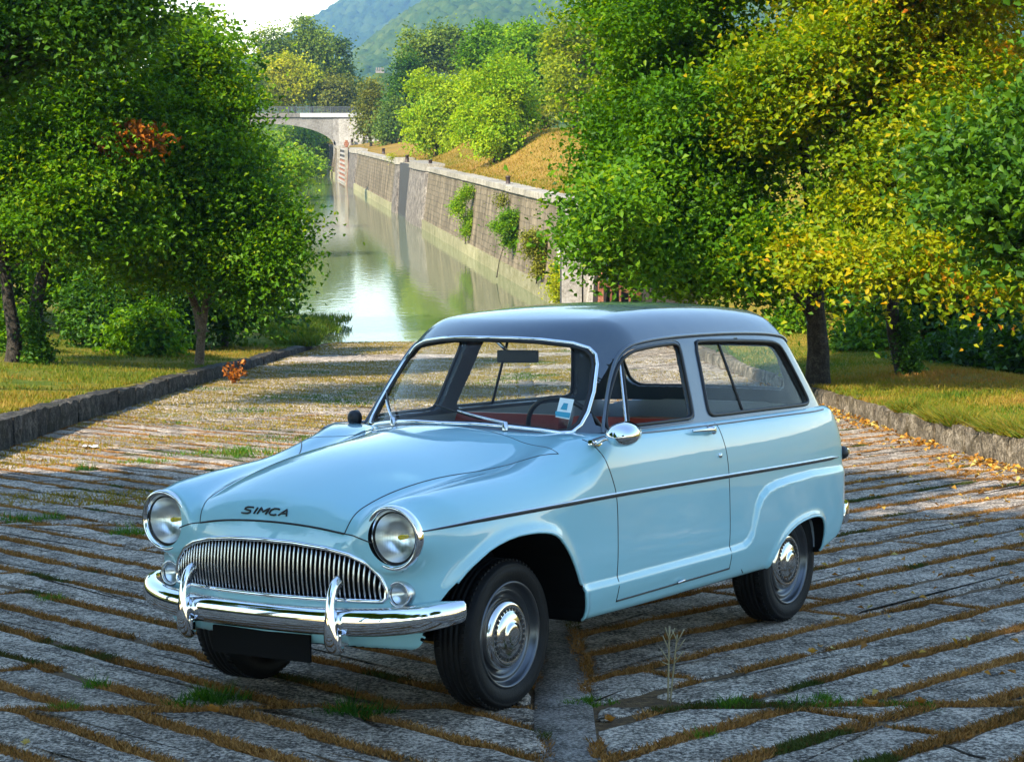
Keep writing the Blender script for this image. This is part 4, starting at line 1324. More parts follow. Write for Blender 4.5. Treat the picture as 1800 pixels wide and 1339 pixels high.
def tree(name, label, base, trunk_r, lobes, leaf, n, mat, group=None, seed=0, bark=None, clump=.42, per=26, tint=(.5, .2), lean=None, trunks=None, cat='tree', crown_name='crown', shell=.55, extra=None, updir=.75, twigs=True, sub=6, flatten=.55, clear=.35, limb=9.0):
    r = np.random.default_rng(seed + 100)
    base = np.asarray(base, float)
    root = empty(name, tuple(base)); tag(root, label, cat, group)
    big = lobes
    if sub:
        lobes = []
        for (lc, lr) in big:
            lobes.append((lc, lr * .62))
            for _ in range(sub):
                dd = r.normal(size=3); dd /= np.linalg.norm(dd)
                lobes.append((lc + dd * lr * r.uniform(.55, .95), lr * r.uniform(.24, .50)))
    vol = np.array([l[1].prod() ** .72 for l in lobes]); vol /= vol.sum()
    m = max(6, n // per)
    which = r.choice(len(lobes), m, p=vol)
    d = r.normal(size=(m, 3)); d /= np.linalg.norm(d, axis=1)[:, None]
    rad = r.random(m) ** (1 / 3.0); rad = shell + (1 - shell) * rad if shell else rad
    rad *= 1 + .16 * (r.random(m) - .5)
    cen = np.array([lobes[i][0] for i in which]); R3 = np.array([lobes[i][1] for i in which])
    K = cen + d * R3 * rad[:, None]
    wob = np.stack([vnoise(K[:, 0] + 3 * K[:, 1], K[:, 2], .9, 5) - .5, vnoise(K[:, 1], K[:, 2], .9, 6) - .5, vnoise(K[:, 0], K[:, 1], .9, 7) - .5], 1)
    K = K + wob * R3 * .35
    gz = base[2] + clear
    K = K[K[:, 2] > gz]; m = len(K)
    cc = np.mean([l[0] for l in lobes], 0)
    out = K - cc; out /= np.linalg.norm(out, axis=1)[:, None] + 1e-9
    cn = out * (1 - updir) * 1.6 + np.array([0, 0, updir]) + r.normal(0, .35, (m, 3))
    cn /= np.linalg.norm(cn, axis=1)[:, None]
    csz = clump * r.uniform(.6, 1.4, m)
    ctint = r.normal(tint[0], tint[1], m) + .34 * (vnoise(K[:, 0] * 1.0 + K[:, 1], K[:, 2], .55, 11) - .5)
    idx = np.repeat(np.arange(m), per)
    q = r.normal(size=(len(idx), 3)) * .55
    flat = cn[idx]
    q -= flat * (q * flat).sum(1)[:, None] * flatten
    L = K[idx] + q * csz[idx][:, None]
    ln = flat + r.normal(0, .45, (len(idx), 3))
    lt = ctint[idx] + r.normal(0, .10, len(idx))
    crown = leaf_cloud(crown_name, L - base, ln, leaf, lt, mat, root, seed=seed, kind='stuff')
    if extra:
        for (ename, elobes, emat, en, eleaf, etint) in extra:
            ew = r.choice(len(elobes), en); dd = r.normal(size=(en, 3)) * .5
            EC = np.array([elobes[i][0] for i in ew]) + dd * np.array([elobes[i][1] for i in ew])
            leaf_cloud(ename, EC - base, np.array([0, 0, .6]) + r.normal(0, .5, (en, 3)), eleaf, r.normal(etint, .2, en), emat, root, seed=seed + 5, kind='stuff')
    # wood
    lobes = big
    mb = MB()
    top = cc.copy()
    for ti, tp in enumerate(trunks or [None]):
        if tp is None:
            tp = [base - [0, 0, .15], base + (top - base) * [.25, .25, .35] + [.0, 0, 0], base + (top - base) * [.7, .7, .7], top + [0, 0, .25 * max(l[1][2] for l in lobes)]]
        tp = [np.asarray(p, float) for p in tp]
        P = smooth_line(tp, .22, 2)
        P = P + (fbm(P[:, 2], P[:, 0], 1.3, 2, seed % 50)[:, None] - .5) * trunk_r * .8 * np.array([1, .6, 0])
        s_ = np.linspace(0, 1, len(P))
        rr = trunk_r * (1 - .80 * s_ ** .8) * (1 + .55 * np.exp(-s_ * len(P) * .22 / max(.25, trunk_r * 1.6)))
        mb.tube(P - base, rr, 10, cap=True)
        if ti == 0: P0, rr0 = P, rr
        for li, (lc, lr) in enumerate(lobes):
            if len(trunks or [1]) > 1 and li % len(trunks) != ti: continue
            cand = np.where(P[:, 2] < lc[2] - .15 * lr[2])[0]
            cand = cand[cand > len(P) * .22] if (cand > len(P) * .22).any() else np.array([len(P) // 2])
            k = cand[int(len(cand) * r.uniform(.55, 1)) - 1]
            a = P[k]; b = lc
            if np.linalg.norm(b - a) > limb: continue
            mid = (a + b) / 2 + np.array([0, 0, .12 * np.linalg.norm(b - a)])
            pts = smooth_line([a, mid, b, b + (b - a) * .04], .3, 2)
            mb.tube(pts - base, np.linspace(min(.034, rr[k] * .42), .008, len(pts)), 7)
            if twigs:
                sel = np.where(np.linalg.norm((K - lc) / lr, axis=1) < 1.15)[0]
                for c_ in r.permutation(sel)[:14]:
                    s0 = pts[int(len(pts) * r.uniform(.35, .95)) - 1]
                    w = smooth_line([s0, (s0 + K[c_]) / 2 + [0, 0, .06], K[c_]], .35, 1)
                    mb.tube(w - base, np.linspace(max(.010, rr[k] * .16), .004, len(w)), 5, cap=False)
    mb.build('trunk', bark or BARK, root, fix=False)
    return root

def blades(name, X, Y, zf, h, w, tint, mat, seed=0, lean=.5, parent=None, z=None):
    r = np.random.default_rng(seed)
    n = len(X); Z = zf(X, Y) if z is None else z
    a = r.uniform(0, 2 * math.pi, n); hh = np.broadcast_to(h, n) * r.uniform(.5, 1.35, n); ww = np.broadcast_to(w, n) * r.uniform(.7, 1.3, n)
    dx, dy = np.cos(a) * ww / 2, np.sin(a) * ww / 2
    lx, ly = r.normal(0, lean, n) * hh, r.normal(0, lean, n) * hh
    V = np.stack([np.c_[X - dx, Y - dy, Z - .01], np.c_[X + dx, Y + dy, Z - .01], np.c_[X + lx, Y + ly, Z + hh]], 1).reshape(-1, 3)
    me = mesh_np(name, V, np.arange(3 * n), np.arange(n) * 3, attrs={'tint': ('FACE', np.clip(tint, 0, 1))})
    return tag(link(name, me, mat, parent), kind='stuff')
def gz_l(x, y): return float(left_z(np.array(x, float), np.array(y, float)))
def gz_r(x, y): return float(right_z(np.array(x, float), np.array(y, float)))
def gpt(u, v, Y, zf=None):
    p = at(u, v, Y)
    if zf: p[2] = zf(p[0], p[1])
    return p
PL = px_lobe
# ---------------- right side
b = gpt(1437, 682, 27.7, gz_r)
tree('maple_tree', 'big dense green maple with a thick dark trunk right behind the car roof', b, .19,
     [PL(1130, 420, 27.6, 120, 72, 1.6), PL(1240, 250, 28.6, 190, 170, 2.2), PL(1128, 270, 29.1, 98, 125, 1.8), PL(1180, 60, 29.6, 125, 140, 2.0), PL(1290, 420, 27.6, 100, 90, 1.5), PL(1330, 150, 30.0, 110, 150, 1.8),
      PL(1230, -80, 30.0, 190, 140, 2.4), PL(1040, 415, 27.1, 36, 38, .6), PL(1080, 350, 25.3, 55, 55, 1.0), PL(1260, 490, 26.6, 120, 45, 1.3)],
     .088, 150000, GREEN, 'trees on the right bank', 1, clump=0.50, per=57, flatten=.80, updir=.88, limb=1.9, tint=(.36, .17), trunks=[[b - [0, 0, .2], gpt(1436, 560, 27.7), gpt(1430, 400, 27.9), gpt(1400, 150, 28.3)]])
b = gpt(1597, 658, 29.2, gz_r)
tree('turning_tree', 'tree turning yellow and orange with ivy round its leaning trunk', b, .15,
     [PL(1560, 330, 25.9, 190, 130, 1.9), PL(1690, 130, 26.4, 170, 150, 2.2), PL(1480, 100, 26.9, 150, 120, 1.9), PL(1600, 465, 24.9, 210, 55, 1.6), PL(1370, 170, 26.4, 90, 110, 1.4), PL(1570, -60, 27.4, 250, 120, 2.6), PL(1760, 400, 25.4, 110, 110, 1.4), PL(1430, 450, 25.6, 80, 40, 1.0)],
     .085, 128000, AUTUMN, 'trees on the right bank', 2, clump=0.50, per=55, flatten=.80, updir=.88, tint=(.34, .16), trunks=[[b - [0, 0, .2], gpt(1575, 590, 29.2), gpt(1566, 530, 29.1), gpt(1600, 420, 29), gpt(1620, 200, 29)]],
     extra=[('ivy', [PL(1592, 590, 29.1, 26, 55, .22), PL(1600, 640, 29.1, 22, 30, .22)], DEEP, 1400, .07, .4)])
b = np.array([6.9, 21.5, gz_r(6.9, 21.5)])
tree('maple_tree', 'large leaved dark green maple branch reaching in from beyond the right edge', b, .17,
     [PL(1750, 330, 20.5, 90, 95, .9), PL(1860, 240, 21, 130, 130, 1.3), PL(1690, 270, 20.8, 55, 60, .6), PL(1980, 100, 21.5, 160, 200, 1.8), PL(1780, 430, 20.3, 60, 45, .6)],
     .105, 22000, DEEP, 'trees on the right bank', 3, clump=0.45, per=42, flatten=.80, updir=.88, tint=(.55, .2))
for i, (u, v, Y, ru, rv, lab, mt) in enumerate([
        (1690, 560, 37, 150, 130, 'dark slim tree standing in the shade behind the right bank', DEEP),
        (1520, 480, 40, 140, 130, 'green tree filling the gap behind the thick maple trunk', GREEN),
        (1780, 420, 42, 150, 200, 'tall dark tree at the far right rear of the bank', DEEP),
        (1640, 250, 46, 230, 260, 'high green tree crown behind the turning tree', OLIVE)]):
    bx = gpt(u, 665, Y, gz_r)
    tree('tree', lab, bx, .11, [PL(u, v - 60, Y, ru, rv, 1.6), PL(u + 50, v + 10, Y - .8, ru * .7, rv * .6, 1.2), PL(u - 60, v - 20, Y + .6, ru * .7, rv * .7, 1.3)], .16, 13000, mt, 'trees on the right bank', 10 + i, clump=.45, per=22, tint=(.4, .2))
for i, (u, v, Y, ru, rv, lab, mt, ti) in enumerate([
        (1665, 628, 33, 60, 50, 'dark bush hard behind the ivy clad trunk', DEEP, .2),
        (1745, 640, 31.5, 70, 48, 'low dark bush along the crest of the right bank', DEEP, .15),
        (1830, 635, 30, 70, 60, 'dark bush cut by the right edge of the picture', DEEP, .2),
        (1700, 640, 41, 90, 40, 'dark low bush under the trees at the right edge', DEEP, .3),
        (1510, 600, 36, 60, 42, 'dull green scrub between the two right trunks', DEEP, .7),
        (1790, 610, 39, 60, 60, 'dark leafy undergrowth beneath the right hand maple', DEEP, .35),
        (1390, 600, 39, 50, 60, 'green undergrowth left of the thick trunk', GREEN, .5),
        (1480, 585, 43, 70, 50, 'shaded green scrub seen between the trunks further back', DEEP, .6),
        (1330, 590, 44, 60, 60, 'low green scrub seen over the car roof', GREEN, .4),
        (1640, 560, 46, 120, 60, 'dark scrub filling the back of the right bank', DEEP, .3),
        (1560, 540, 48, 90, 60, 'olive scrub at the very back of the right bank', OLIVE, .5)]):
    bx = gpt(u, v + rv, Y, gz_r)
    tree('shrub', lab, bx, .03, [PL(u, v, Y, ru, rv, .9), PL(u + ru * .5, v + rv * .3, Y - .4, ru * .6, rv * .6, .6)], .12, 5200, mt, 'undergrowth on the right bank', 30 + i, clump=.3, per=16, tint=(ti, .2), cat='shrub', crown_name='foliage', clear=.03)

# ---------------- left side
b = gpt(349, 642, 35, gz_l)
tree('maple_tree', 'young green maple with a slim brown trunk on the left bank beside the water', b, .095,
     [PL(385, 440, 34.5, 112, 90, 1.2), PL(358, 290, 35, 78, 108, 1.2), PL(330, 330, 35, 110, 120, 1.4), PL(352, 180, 35.3, 78, 80, 1.0), PL(466, 395, 34.5, 50, 60, .6), PL(270, 450, 34.6, 90, 70, 1.1), PL(455, 490, 34.3, 40, 38, .45), PL(345, 100, 35.6, 60, 60, .8), PL(520, 420, 34.6, 20, 36, .3)],
     .088, 80000, GREEN, 'trees on the left bank', 4, bark=BARK_L, clump=0.50, per=52, flatten=.80, updir=.88, tint=(.52, .17), trunks=[[b - [0, 0, .2], gpt(352, 575, 35), gpt(366, 500, 35), gpt(385, 380, 35), gpt(390, 220, 35.2)], [gpt(352, 585, 35), gpt(340, 530, 35), gpt(310, 460, 34.8), gpt(290, 400, 34.8)]])
b = gpt(40, 642, 33.5, gz_l)
tree('maple_tree', 'large dark maple with two ivy clad trunks and a rust brown branch at the left', b, .16,
     [PL(90, 330, 33, 170, 120, 1.8), PL(200, 300, 33.5, 120, 130, 1.6), PL(30, 180, 33.5, 160, 150, 2.0), PL(200, 130, 33.8, 130, 120, 1.7), PL(-80, 330, 33.5, 140, 150, 1.8), PL(110, 40, 34, 200, 110, 2.1), PL(190, 405, 33, 80, 55, 1.0)],
     .090, 100000, GREEN, 'trees on the left bank', 5, clump=0.53, per=57, flatten=.80, updir=.88, tint=(.42, .17), trunks=[[b + [-.15, 0, -.2], gpt(22, 560, 33.5), gpt(5, 430, 33.5), gpt(-10, 250, 33.5)], [b + [.18, .1, -.2], gpt(62, 560, 33.6), gpt(85, 450, 33.6), gpt(150, 350, 33.6), gpt(180, 200, 33.8)]],
     extra=[('rust_branch', [PL(245, 245, 33.0, 46, 26, .4), PL(205, 262, 33.0, 36, 20, .3)], RUST, 900, .12, .5), ('ivy', [PL(62, 590, 33.3, 22, 70, .25), PL(70, 625, 33.2, 26, 24, .3)], DEEP, 1600, .08, .5)])
b = np.array([-8.2, 24.5, gz_l(-8.2, 24.5)])
tree('maple_tree', 'dark foliage hanging in across the top left corner', b, .17,
     [PL(60, 60, 25, 170, 80, 1.5), PL(200, 25, 25.5, 90, 50, 1.0), PL(-150, -40, 25, 180, 150, 2.0), PL(120, -60, 25.5, 170, 90, 1.6), PL(-40, 130, 24.8, 110, 40, 1.0)],
     .092, 34000, DEEP, 'trees on the left bank', 6, clump=0.53, per=50, flatten=.80, updir=.88, tint=(.42, .18))
for i, (u, v, Y, ru, rv, lab, mt, bv) in enumerate([
        (395, 470, 44, 95, 110, 'thin dark tree behind the slim brown trunk', DEEP, 612),
        (210, 430, 44, 150, 150, 'shaded green tree between the two front left trees', GREEN, 600),
        (60, 380, 46, 190, 200, 'broad dark tree at the back of the left bank', DEEP, 600),
        (310, 230, 52, 140, 190, 'light green tree crown rising behind the slim maple', GREEN, 590),
        (-60, 250, 44, 150, 260, 'tall tree past the left edge of the bank', DEEP, 600)]):
    bx = gpt(u, bv, Y, gz_l)
    tree('tree', lab, bx, .10, [PL(u, v - 30, Y, ru, rv, 1.6), PL(u + 40, v + 40, Y - .7, ru * .7, rv * .6, 1.2), PL(u - 50, v + 10, Y + .6, ru * .7, rv * .7, 1.3)], .16, 12500, mt, 'trees on the left bank', 50 + i, clump=.45, per=22, tint=(.4, .2))
for i, (u, v, Y, ru, rv, lab, mt, ti) in enumerate([
        (250, 585, 38, 62, 48, 'round green shrub on the grass left of the slim trunk', GREEN, .35),
        (155, 560, 41, 60, 60, 'dark shrub in the shade behind the twin trunks', DEEP, .35),
        (310, 560, 42, 34, 70, 'tall dark bush close behind the slim brown trunk', DEEP, .25),
        (-20, 590, 37, 45, 60, 'green bush cut by the left edge', GREEN, .4),
        (215, 500, 43, 80, 60, 'deeply shaded undergrowth high on the left slope', DEEP, .2)]):
    bx = gpt(u, v + rv, Y, gz_l)
    tree('shrub', lab, bx, .03, [PL(u, v, Y, ru, rv, .8), PL(u + ru * .4, v + rv * .4, Y - .3, ru * .6, rv * .55, .5)], .11, 5200, mt, 'shrubs on the left bank', 60 + i, clump=.28, per=16, tint=(ti, .18), cat='shrub', crown_name='foliage', clear=.03)

# ---------------- trees that shade the ramp from the left, beyond the frame
for i, (x, y, hh) in enumerate([(-7.6, -9, 13), (-8.6, -3.5, 13), (-7.6, 1.2, 12.5), (-8.2, 5.6, 11), (-8.4, 9.6, 8.0), (6.8, -10, 11), (-2.5, -15, 13), (3, -24, 12), (-9, -22, 14)]):
    z0 = (gz_l(x, y) if x < 0 else gz_r(x, y)) if abs(x) > 5.5 else float(ramp_z(x, y))
    c = np.array([x, y, z0])
    k = hh / 12.0
    tree('shade_tree', 'tall leafy tree of the row beside the near ramp, outside the picture', (x, y, z0), .2,
         [(c + np.array([0, 0, 7.2]) * k, np.array([3.0, 3.0, 3.0]) * k), (c + np.array([1.2, .8, 4.6]) * k, np.array([2.2, 2.2, 1.5]) * k), (c + np.array([-1, -1, 5.2]) * k, np.array([2.2, 2.4, 1.6]) * k), (c + np.array([.3, 0, 10]) * k, np.array([2.0, 2.0, 2.0]) * k)],
         .28, 26000, GREEN, 'trees shading the ramp', 80 + i, clump=.6, per=20, tint=(.45, .2), twigs=False)

# ---------------- quay side and distance
FAR = 'trees beyond the canal'
def far_tree(name, lab, u, v, Y, ru, rv, mt, seed, n=6000, leaf=.3, base_v=None, lobes=None, tint=(.5, .2), zf=None, clump=None, cat='tree', tr=.16, shell=.6):
    bx = gpt(u, base_v if base_v else v + rv, Y, zf)
    L = lobes or [PL(u, v, Y, ru, rv), PL(u - ru * .4, v + rv * .3, Y - .4, ru * .6, rv * .6), PL(u + ru * .42, v + rv * .2, Y - .3, ru * .6, rv * .65), PL(u + ru * .1, v - rv * .45, Y, ru * .6, rv * .55)]
    return tree(name, lab, bx, tr, L, leaf, n, mt, FAR, seed, clump=clump or leaf * 3.0, per=30, tint=tint, cat=cat, crown_name='crown' if cat == 'tree' else 'foliage', twigs=False, shell=shell)
far_tree('round_tree', 'bright green round tree, left one of the pair on the meadow', 768, 190, 130, 58, 78, BRIGHT, 101, 17000, .20, 268, [PL(735, 215, 129, 34, 46), PL(790, 160, 131, 48, 48), PL(770, 210, 129, 50, 55), PL(755, 150, 131, 34, 38), PL(815, 205, 130, 40, 55), PL(745, 246, 128.5, 36, 26), PL(795, 250, 128, 40, 24)], (.80, .2), gz_r)
far_tree('round_tree', 'bright green round tree, right one of the pair casting a shadow on the meadow', 872, 185, 100, 70, 88, BRIGHT, 102, 19000, .17, 283, [PL(850, 170, 100.0, 50, 60), PL(905, 165, 100.0, 48, 58), PL(875, 225, 99.0, 55, 50), PL(835, 215, 99.5, 36, 40), PL(925, 190, 100.5, 30, 48), PL(880, 130, 100.5, 40, 36), PL(850, 255, 99.0, 34, 24), PL(895, 258, 99.0, 36, 26)], (.66, .2), gz_r)
far_tree('dark_tree', 'dark narrow tree left of the bright round pair', 715, 160, 200, 32, 70, DEEP, 103, 9000, .30, 235, None, (.55, .2), gz_r)
far_tree('grey_green_tree', 'broad grey green tree rising behind the dark narrow one', 765, 95, 215, 56, 52, MUTED, 104, 9000, .38, 200, None, (.5, .2), gz_r)
far_tree('olive_tree', 'small olive green tree at the bridge end of the quay', 652, 190, 205, 28, 44, OLIVE, 105, 5000, .28, 238, [PL(650, 185, 205, 26, 36), PL(640, 222, 205, 20, 24), PL(665, 225, 204, 22, 24)], (.7, .2), gz_r)
far_tree('leaning_tree', 'dark shrubby tree leaning over the grass bank near the bridge', 690, 212, 198, 30, 40, MUTED, 106, 7000, .28, 240, None, (.3, .2), gz_r)
far_tree('tree', 'mid green tree between the grey green tree and the tall pale one', 860, 92, 150, 48, 44, BRIGHT, 107, 7000, .3, 210, None, (.2, .2), gz_r)
far_tree('tree', 'tall pale green tree behind the bright pair', 935, 100, 135, 58, 80, BRIGHT, 108, 9500, .28, 225, [PL(930, 70, 135, 45, 45), PL(965, 110, 134, 40, 70), PL(900, 95, 135, 40, 50), PL(950, 160, 134, 45, 50)], (.38, .22), gz_r)
far_tree('tree', 'tall pale willow like tree beside the maple edge', 1010, 130, 112, 55, 120, YELLOW, 109, 13000, .22, 235, [PL(1000, 70, 112, 45, 60), PL(1030, 60, 113, 45, 70), PL(985, 150, 111, 38, 70), PL(1030, 180, 112, 50, 60), PL(1060, 110, 113, 50, 90)], (.10, .16), gz_r)
far_tree('tree', 'high pale tree top over the maple shoulder', 1075, 60, 120, 45, 70, YELLOW, 110, 7000, .24, 240, None, (.12, .16), gz_r)
far_tree('shrub', 'low scrub between the bright trees and the path', 950, 222, 105, 26, 22, OLIVE, 111, 2200, .2, 242, None, (.6, .2), gz_r, cat='shrub', tr=.05)
far_tree('poplar_tree', 'tall grey green poplar with the highest crown behind the bridge', 548, 85, 262, 40, 50, MUTED, 112, 9000, .42, 200, [PL(545, 60, 262, 30, 26), PL(525, 95, 262, 34, 34), PL(560, 105, 261, 30, 45), PL(550, 140, 261, 45, 40)], (.42, .2))
far_tree('poplar_tree', 'loose crowned poplar leaning left of the tall one', 478, 120, 255, 42, 64, MUTED, 113, 9000, .42, 205, [PL(470, 85, 255, 26, 30), PL(490, 105, 255, 34, 44), PL(455, 140, 255, 34, 44), PL(500, 150, 254, 34, 40)], (.6, .2))
far_tree('poplar_tree', 'darker poplar right of the tall one over the bridge', 594, 125, 268, 24, 55, MUTED, 114, 6500, .42, 195, [PL(588, 85, 268, 16, 20), PL(600, 130, 268, 22, 34), PL(604, 165, 267, 24, 26), PL(580, 140, 268, 20, 36)], (.22, .2))
far_tree('yellow_tree', 'bright yellow green tree standing behind the bridge parapet', 518, 142, 246, 40, 46, YELLOW, 115, 9000, .36, 196, None, (.5, .2))
far_tree('willow_tree', 'olive drooping tree right behind the bridge parapet', 584, 168, 246, 36, 34, OLIVE, 116, 6000, .36, 200, None, (.65, .18))
far_tree('tree', 'bright foliage seen beneath the bridge arch', 530, 255, 262, 62, 40, BRIGHT, 117, 8000, .42, 292, None, (.7, .2))
far_tree('tree', 'tall grey green tree far left beyond the canal', 395, 150, 240, 60, 80, MUTED, 118, 7000, .42, 240, None, (.4, .2))
far_tree('tree', 'pale tree showing over the slim maple on the left', 330, 90, 150, 52, 62, MUTED, 119, 8000, .3, 240, None, (.7, .2))
for i, (u, v, Y, ru, rv) in enumerate([(462, 292, 150, 36, 30), (500, 305, 110, 34, 26), (512, 290, 190, 30, 18), (440, 310, 85, 50, 55), (540, 292, 224, 22, 14)]):
    far_tree('tree', ['leafy bank tree over the far water on the left', 'bright bank tree hanging over the left side of the canal', 'bank tree on the left just before the bridge', 'near bank tree hidden behind the slim maple', 'low tree by the left foot of the bridge'][i], u, v, Y, ru, rv, [GREEN, BRIGHT, GREEN, GREEN, BRIGHT][i], 130 + i, 5500, .24 if Y < 160 else .34, v + rv + 6, None, (.6, .2))
# growth on the quay wall
def rag(u, v, Y, ru, rv, seed, n=9):
    q = np.random.default_rng(seed); out = []
    for k in range(n):
        a = q.uniform(-1, 1); b = -1 + 2 * (k + .5) / n
        out.append(PL(u + ru * .6 * a * math.sqrt(max(.1, 1 - b * b)), v + rv * .85 * b, Y + q.uniform(-.4, .1), ru * q.uniform(.32, .6), rv * q.uniform(.16, .34), .3))
    return out
def wall_plant(lab, u, v, ru, rv, mt, ti, seed, stem=None, n=2600):
    a_, b_ = (u - 900) / FPX, (v - 221) / FPX
    Y = (1.33 + .1235 * 62.5 + .06 * CAMZ - .25) / (a_ + .1235 + .06 * b_)
    bx = at(stem[0], stem[1], Y) if stem else at(u, v + rv * 1.05, Y)
    tree('wall_shrub', lab, bx, .022, rag(u, v, Y, ru, rv, seed), .085, int(n * 1.9), mt, 'shrubs growing out of the quay wall', seed, clump=.26, per=12, tint=(ti, .2), cat='shrub', crown_name='foliage', twigs=False, shell=.1, sub=3, clear=-.4)
wall_plant('bright green bush rooted in the middle of the quay wall', 818, 372, 30, 48, BRIGHT, .65, 140, n=3000)
wall_plant('small tree with a bent stem growing out of the quay wall', 895, 402, 34, 36, BRIGHT, .35, 141, (873, 480), 2600)
wall_plant('brownish dry bush on the wall right of the bent stem', 943, 448, 26, 40, OLIVE, .8, 142)
wall_plant('trailing yellow growth at the concrete end of the wall', 982, 498, 12, 36, YELLOW, .4, 143, n=1000)
wall_plant('small yellow tuft on top of the quay wall by the slot', 688, 276, 9, 6, YELLOW, .5, 144, n=160)
wall_plant('dry weeds hanging below the coping of the wall', 880, 350, 11, 9, OLIVE, .8, 145, n=200)

# ---------------- grass
GRASS = leaf_mat('grass blades', [(0, (.022, .070, .005)), (.4, (.085, .130, .007)), (.65, (.20, .155, .014)), (.85, (.27, .18, .035)), (1, (.28, .14, .03))], .35, .6)
def bank_grass():
    r = np.random.default_rng(21)
    n = 74000
    Y = 19 + (52 - 19) * r.random(n) ** 1.25
    X = np.array([kerb_l(y) for y in Y]) - .22 - (r.random(n) ** 1.3) * (1.2 + .17 * Y)
    keep = fbm(X, Y, 1.6, 3, 29) + r.normal(0, .05, n) > .40; X, Y = X[keep], Y[keep]; n = len(X)
    g = fbm(X, Y, .45, 3, 31)
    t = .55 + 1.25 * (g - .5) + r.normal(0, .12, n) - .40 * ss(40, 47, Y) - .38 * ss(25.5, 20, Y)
    h = .025 + .045 * fbm(X, Y, 1.2, 2, 33)
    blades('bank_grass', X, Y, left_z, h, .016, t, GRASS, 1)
    n = 86000
    Y = 14.5 + 24 * r.random(n) ** 1.2
    X = np.array([kerb_r(y) for y in Y]) + .05 + (r.random(n) ** 1.2) * (1.0 + .15 * Y)
    g = fbm(X, Y, .6, 3, 41)
    t = .56 + 1.2 * (g - .5) + r.normal(0, .12, n) + .2 * ss(.8, 1.8, X - kerb_r(Y)) - .1
    h = .015 + .05 * fbm(X, Y, 1.3, 2, 43)
    blades('bank_grass', X, Y, right_z, h, .018, t, GRASS, 2)
    n = 34000
    Y = 57 + 90 * r.random(n) ** 1.5; X = wall_x(Y) + .75 + 9 * r.random(n)
    g = fbm(X, Y, .35, 3, 61)
    blades('meadow_grass', X, Y, right_z, .11, .05, .70 + .5 * (g - .5) + r.normal(0, .10, n), GRASS, 12, lean=.7)
    # tufts hanging over the right kerb
    n = 9000
    Y = 17 + 5.2 * r.random(n); X = kerb_r(Y) + .0 + .30 * r.random(n) ; keep = fbm(Y, Y * 0, 1.1, 2, 47) > .44
    X, Y = X[keep], Y[keep]
    blades('kerb_overhang_grass', X, Y, right_z, .12, .016, .50 + r.normal(0, .18, len(X)), GRASS, 3, lean=1.2)
    # tall green growth at the water's edge
    n = 12000
    Y = 46.5 + 11 * r.random(n); X = -4.25 - .9 * r.random(n) - (r.random(n) ** 1.5) * 4.0 * ss(46, 56, Y) + .9 * ss(49, 46.5, Y) * 0
    blades('waterside_grass', X, Y, left_z, .17, .03, .30 + r.normal(0, .12, n), GRASS, 4, lean=.45)
    # dry grass and moss over the lower ramp
    n = 170000
    Y = 15.5 + 36.5 * r.random(n) ** 1.15; X = kerb_l(Y) + .05 + (kerb_r(Y) - kerb_l(Y) - .1) * r.random(n)
    g = fbm(X * .5, Y, .55, 4, 51)
    keep = (g + .12 * ss(20, 34, Y) * ss(3.2, -1, X) > .46 + .12 * ss(22, 15, Y)) & ((X < 1.6) | (r.random(n) < .25))
    X, Y, g = X[keep], Y[keep], g[keep]
    t = .70 + r.normal(0, .08, len(X)) - .5 * ss(.62, .75, fbm(X, Y, .8, 3, 57))
    blades('ramp_dry_grass', X, Y, ramp_z, .026, .016, t, GRASS, 5, lean=.9)
bank_grass()

# ---------------- moss and dead needles in the joints, loose leaves
MOSS = leaf_mat('brown joint moss', [(0, (.05, .07, .012)), (.25, (.075, .048, .012)), (.6, (.25, .115, .028)), (1, (.44, .24, .075))], .15, .9)
def joints():
    r = np.random.default_rng(61)
    PX = []; 
    for P in STONES:
        P = np.array(P); c = P.mean(0)
        if c[1] < 5.5 or c[1] > 24 or abs(c[0]) > .25 * c[1] + 1.2: continue
        for i in range(len(P)):
            a, b = P[i], P[(i + 1) % len(P)]; L = np.linalg.norm(b - a)
            if L < .05: continue
            e = (b - a) / L; o = np.array([e[1], -e[0]])
            if (c - a) @ o > 0: o = -o
            k = int(L * 1350 * min(1, (10.0 / c[1]) ** 1.6))
            t = r.random(k)
            q = a + np.outer(t, b - a) + np.outer(r.uniform(-.018, .034, k), o)
            PX.append(q)
    Q = np.vstack(PX)
    dens = fbm(Q[:, 0], Q[:, 1], 2.2, 3, 71)
    Q = Q[dens > .28 + .1 * r.random(len(Q))]
    X, Y = Q.T
    t = .62 + r.normal(0, .18, len(X)) + .5 * (fbm(X, Y, 1.3, 2, 75) - .5) - .6 * ss(.66, .74, fbm(X, Y, 1.9, 3, 77))
    blades('joint_moss', X, Y, ramp_z, .015, .013, t, MOSS, 6, lean=1.0, z=ramp_z(X, Y) - .008)
joints()
LITTER = leaf_mat('fallen leaves', [(0, (.22, .10, .02)), (.4, (.34, .15, .02)), (.7, (.45, .26, .04)), (1, (.42, .36, .12))], .25, .6)
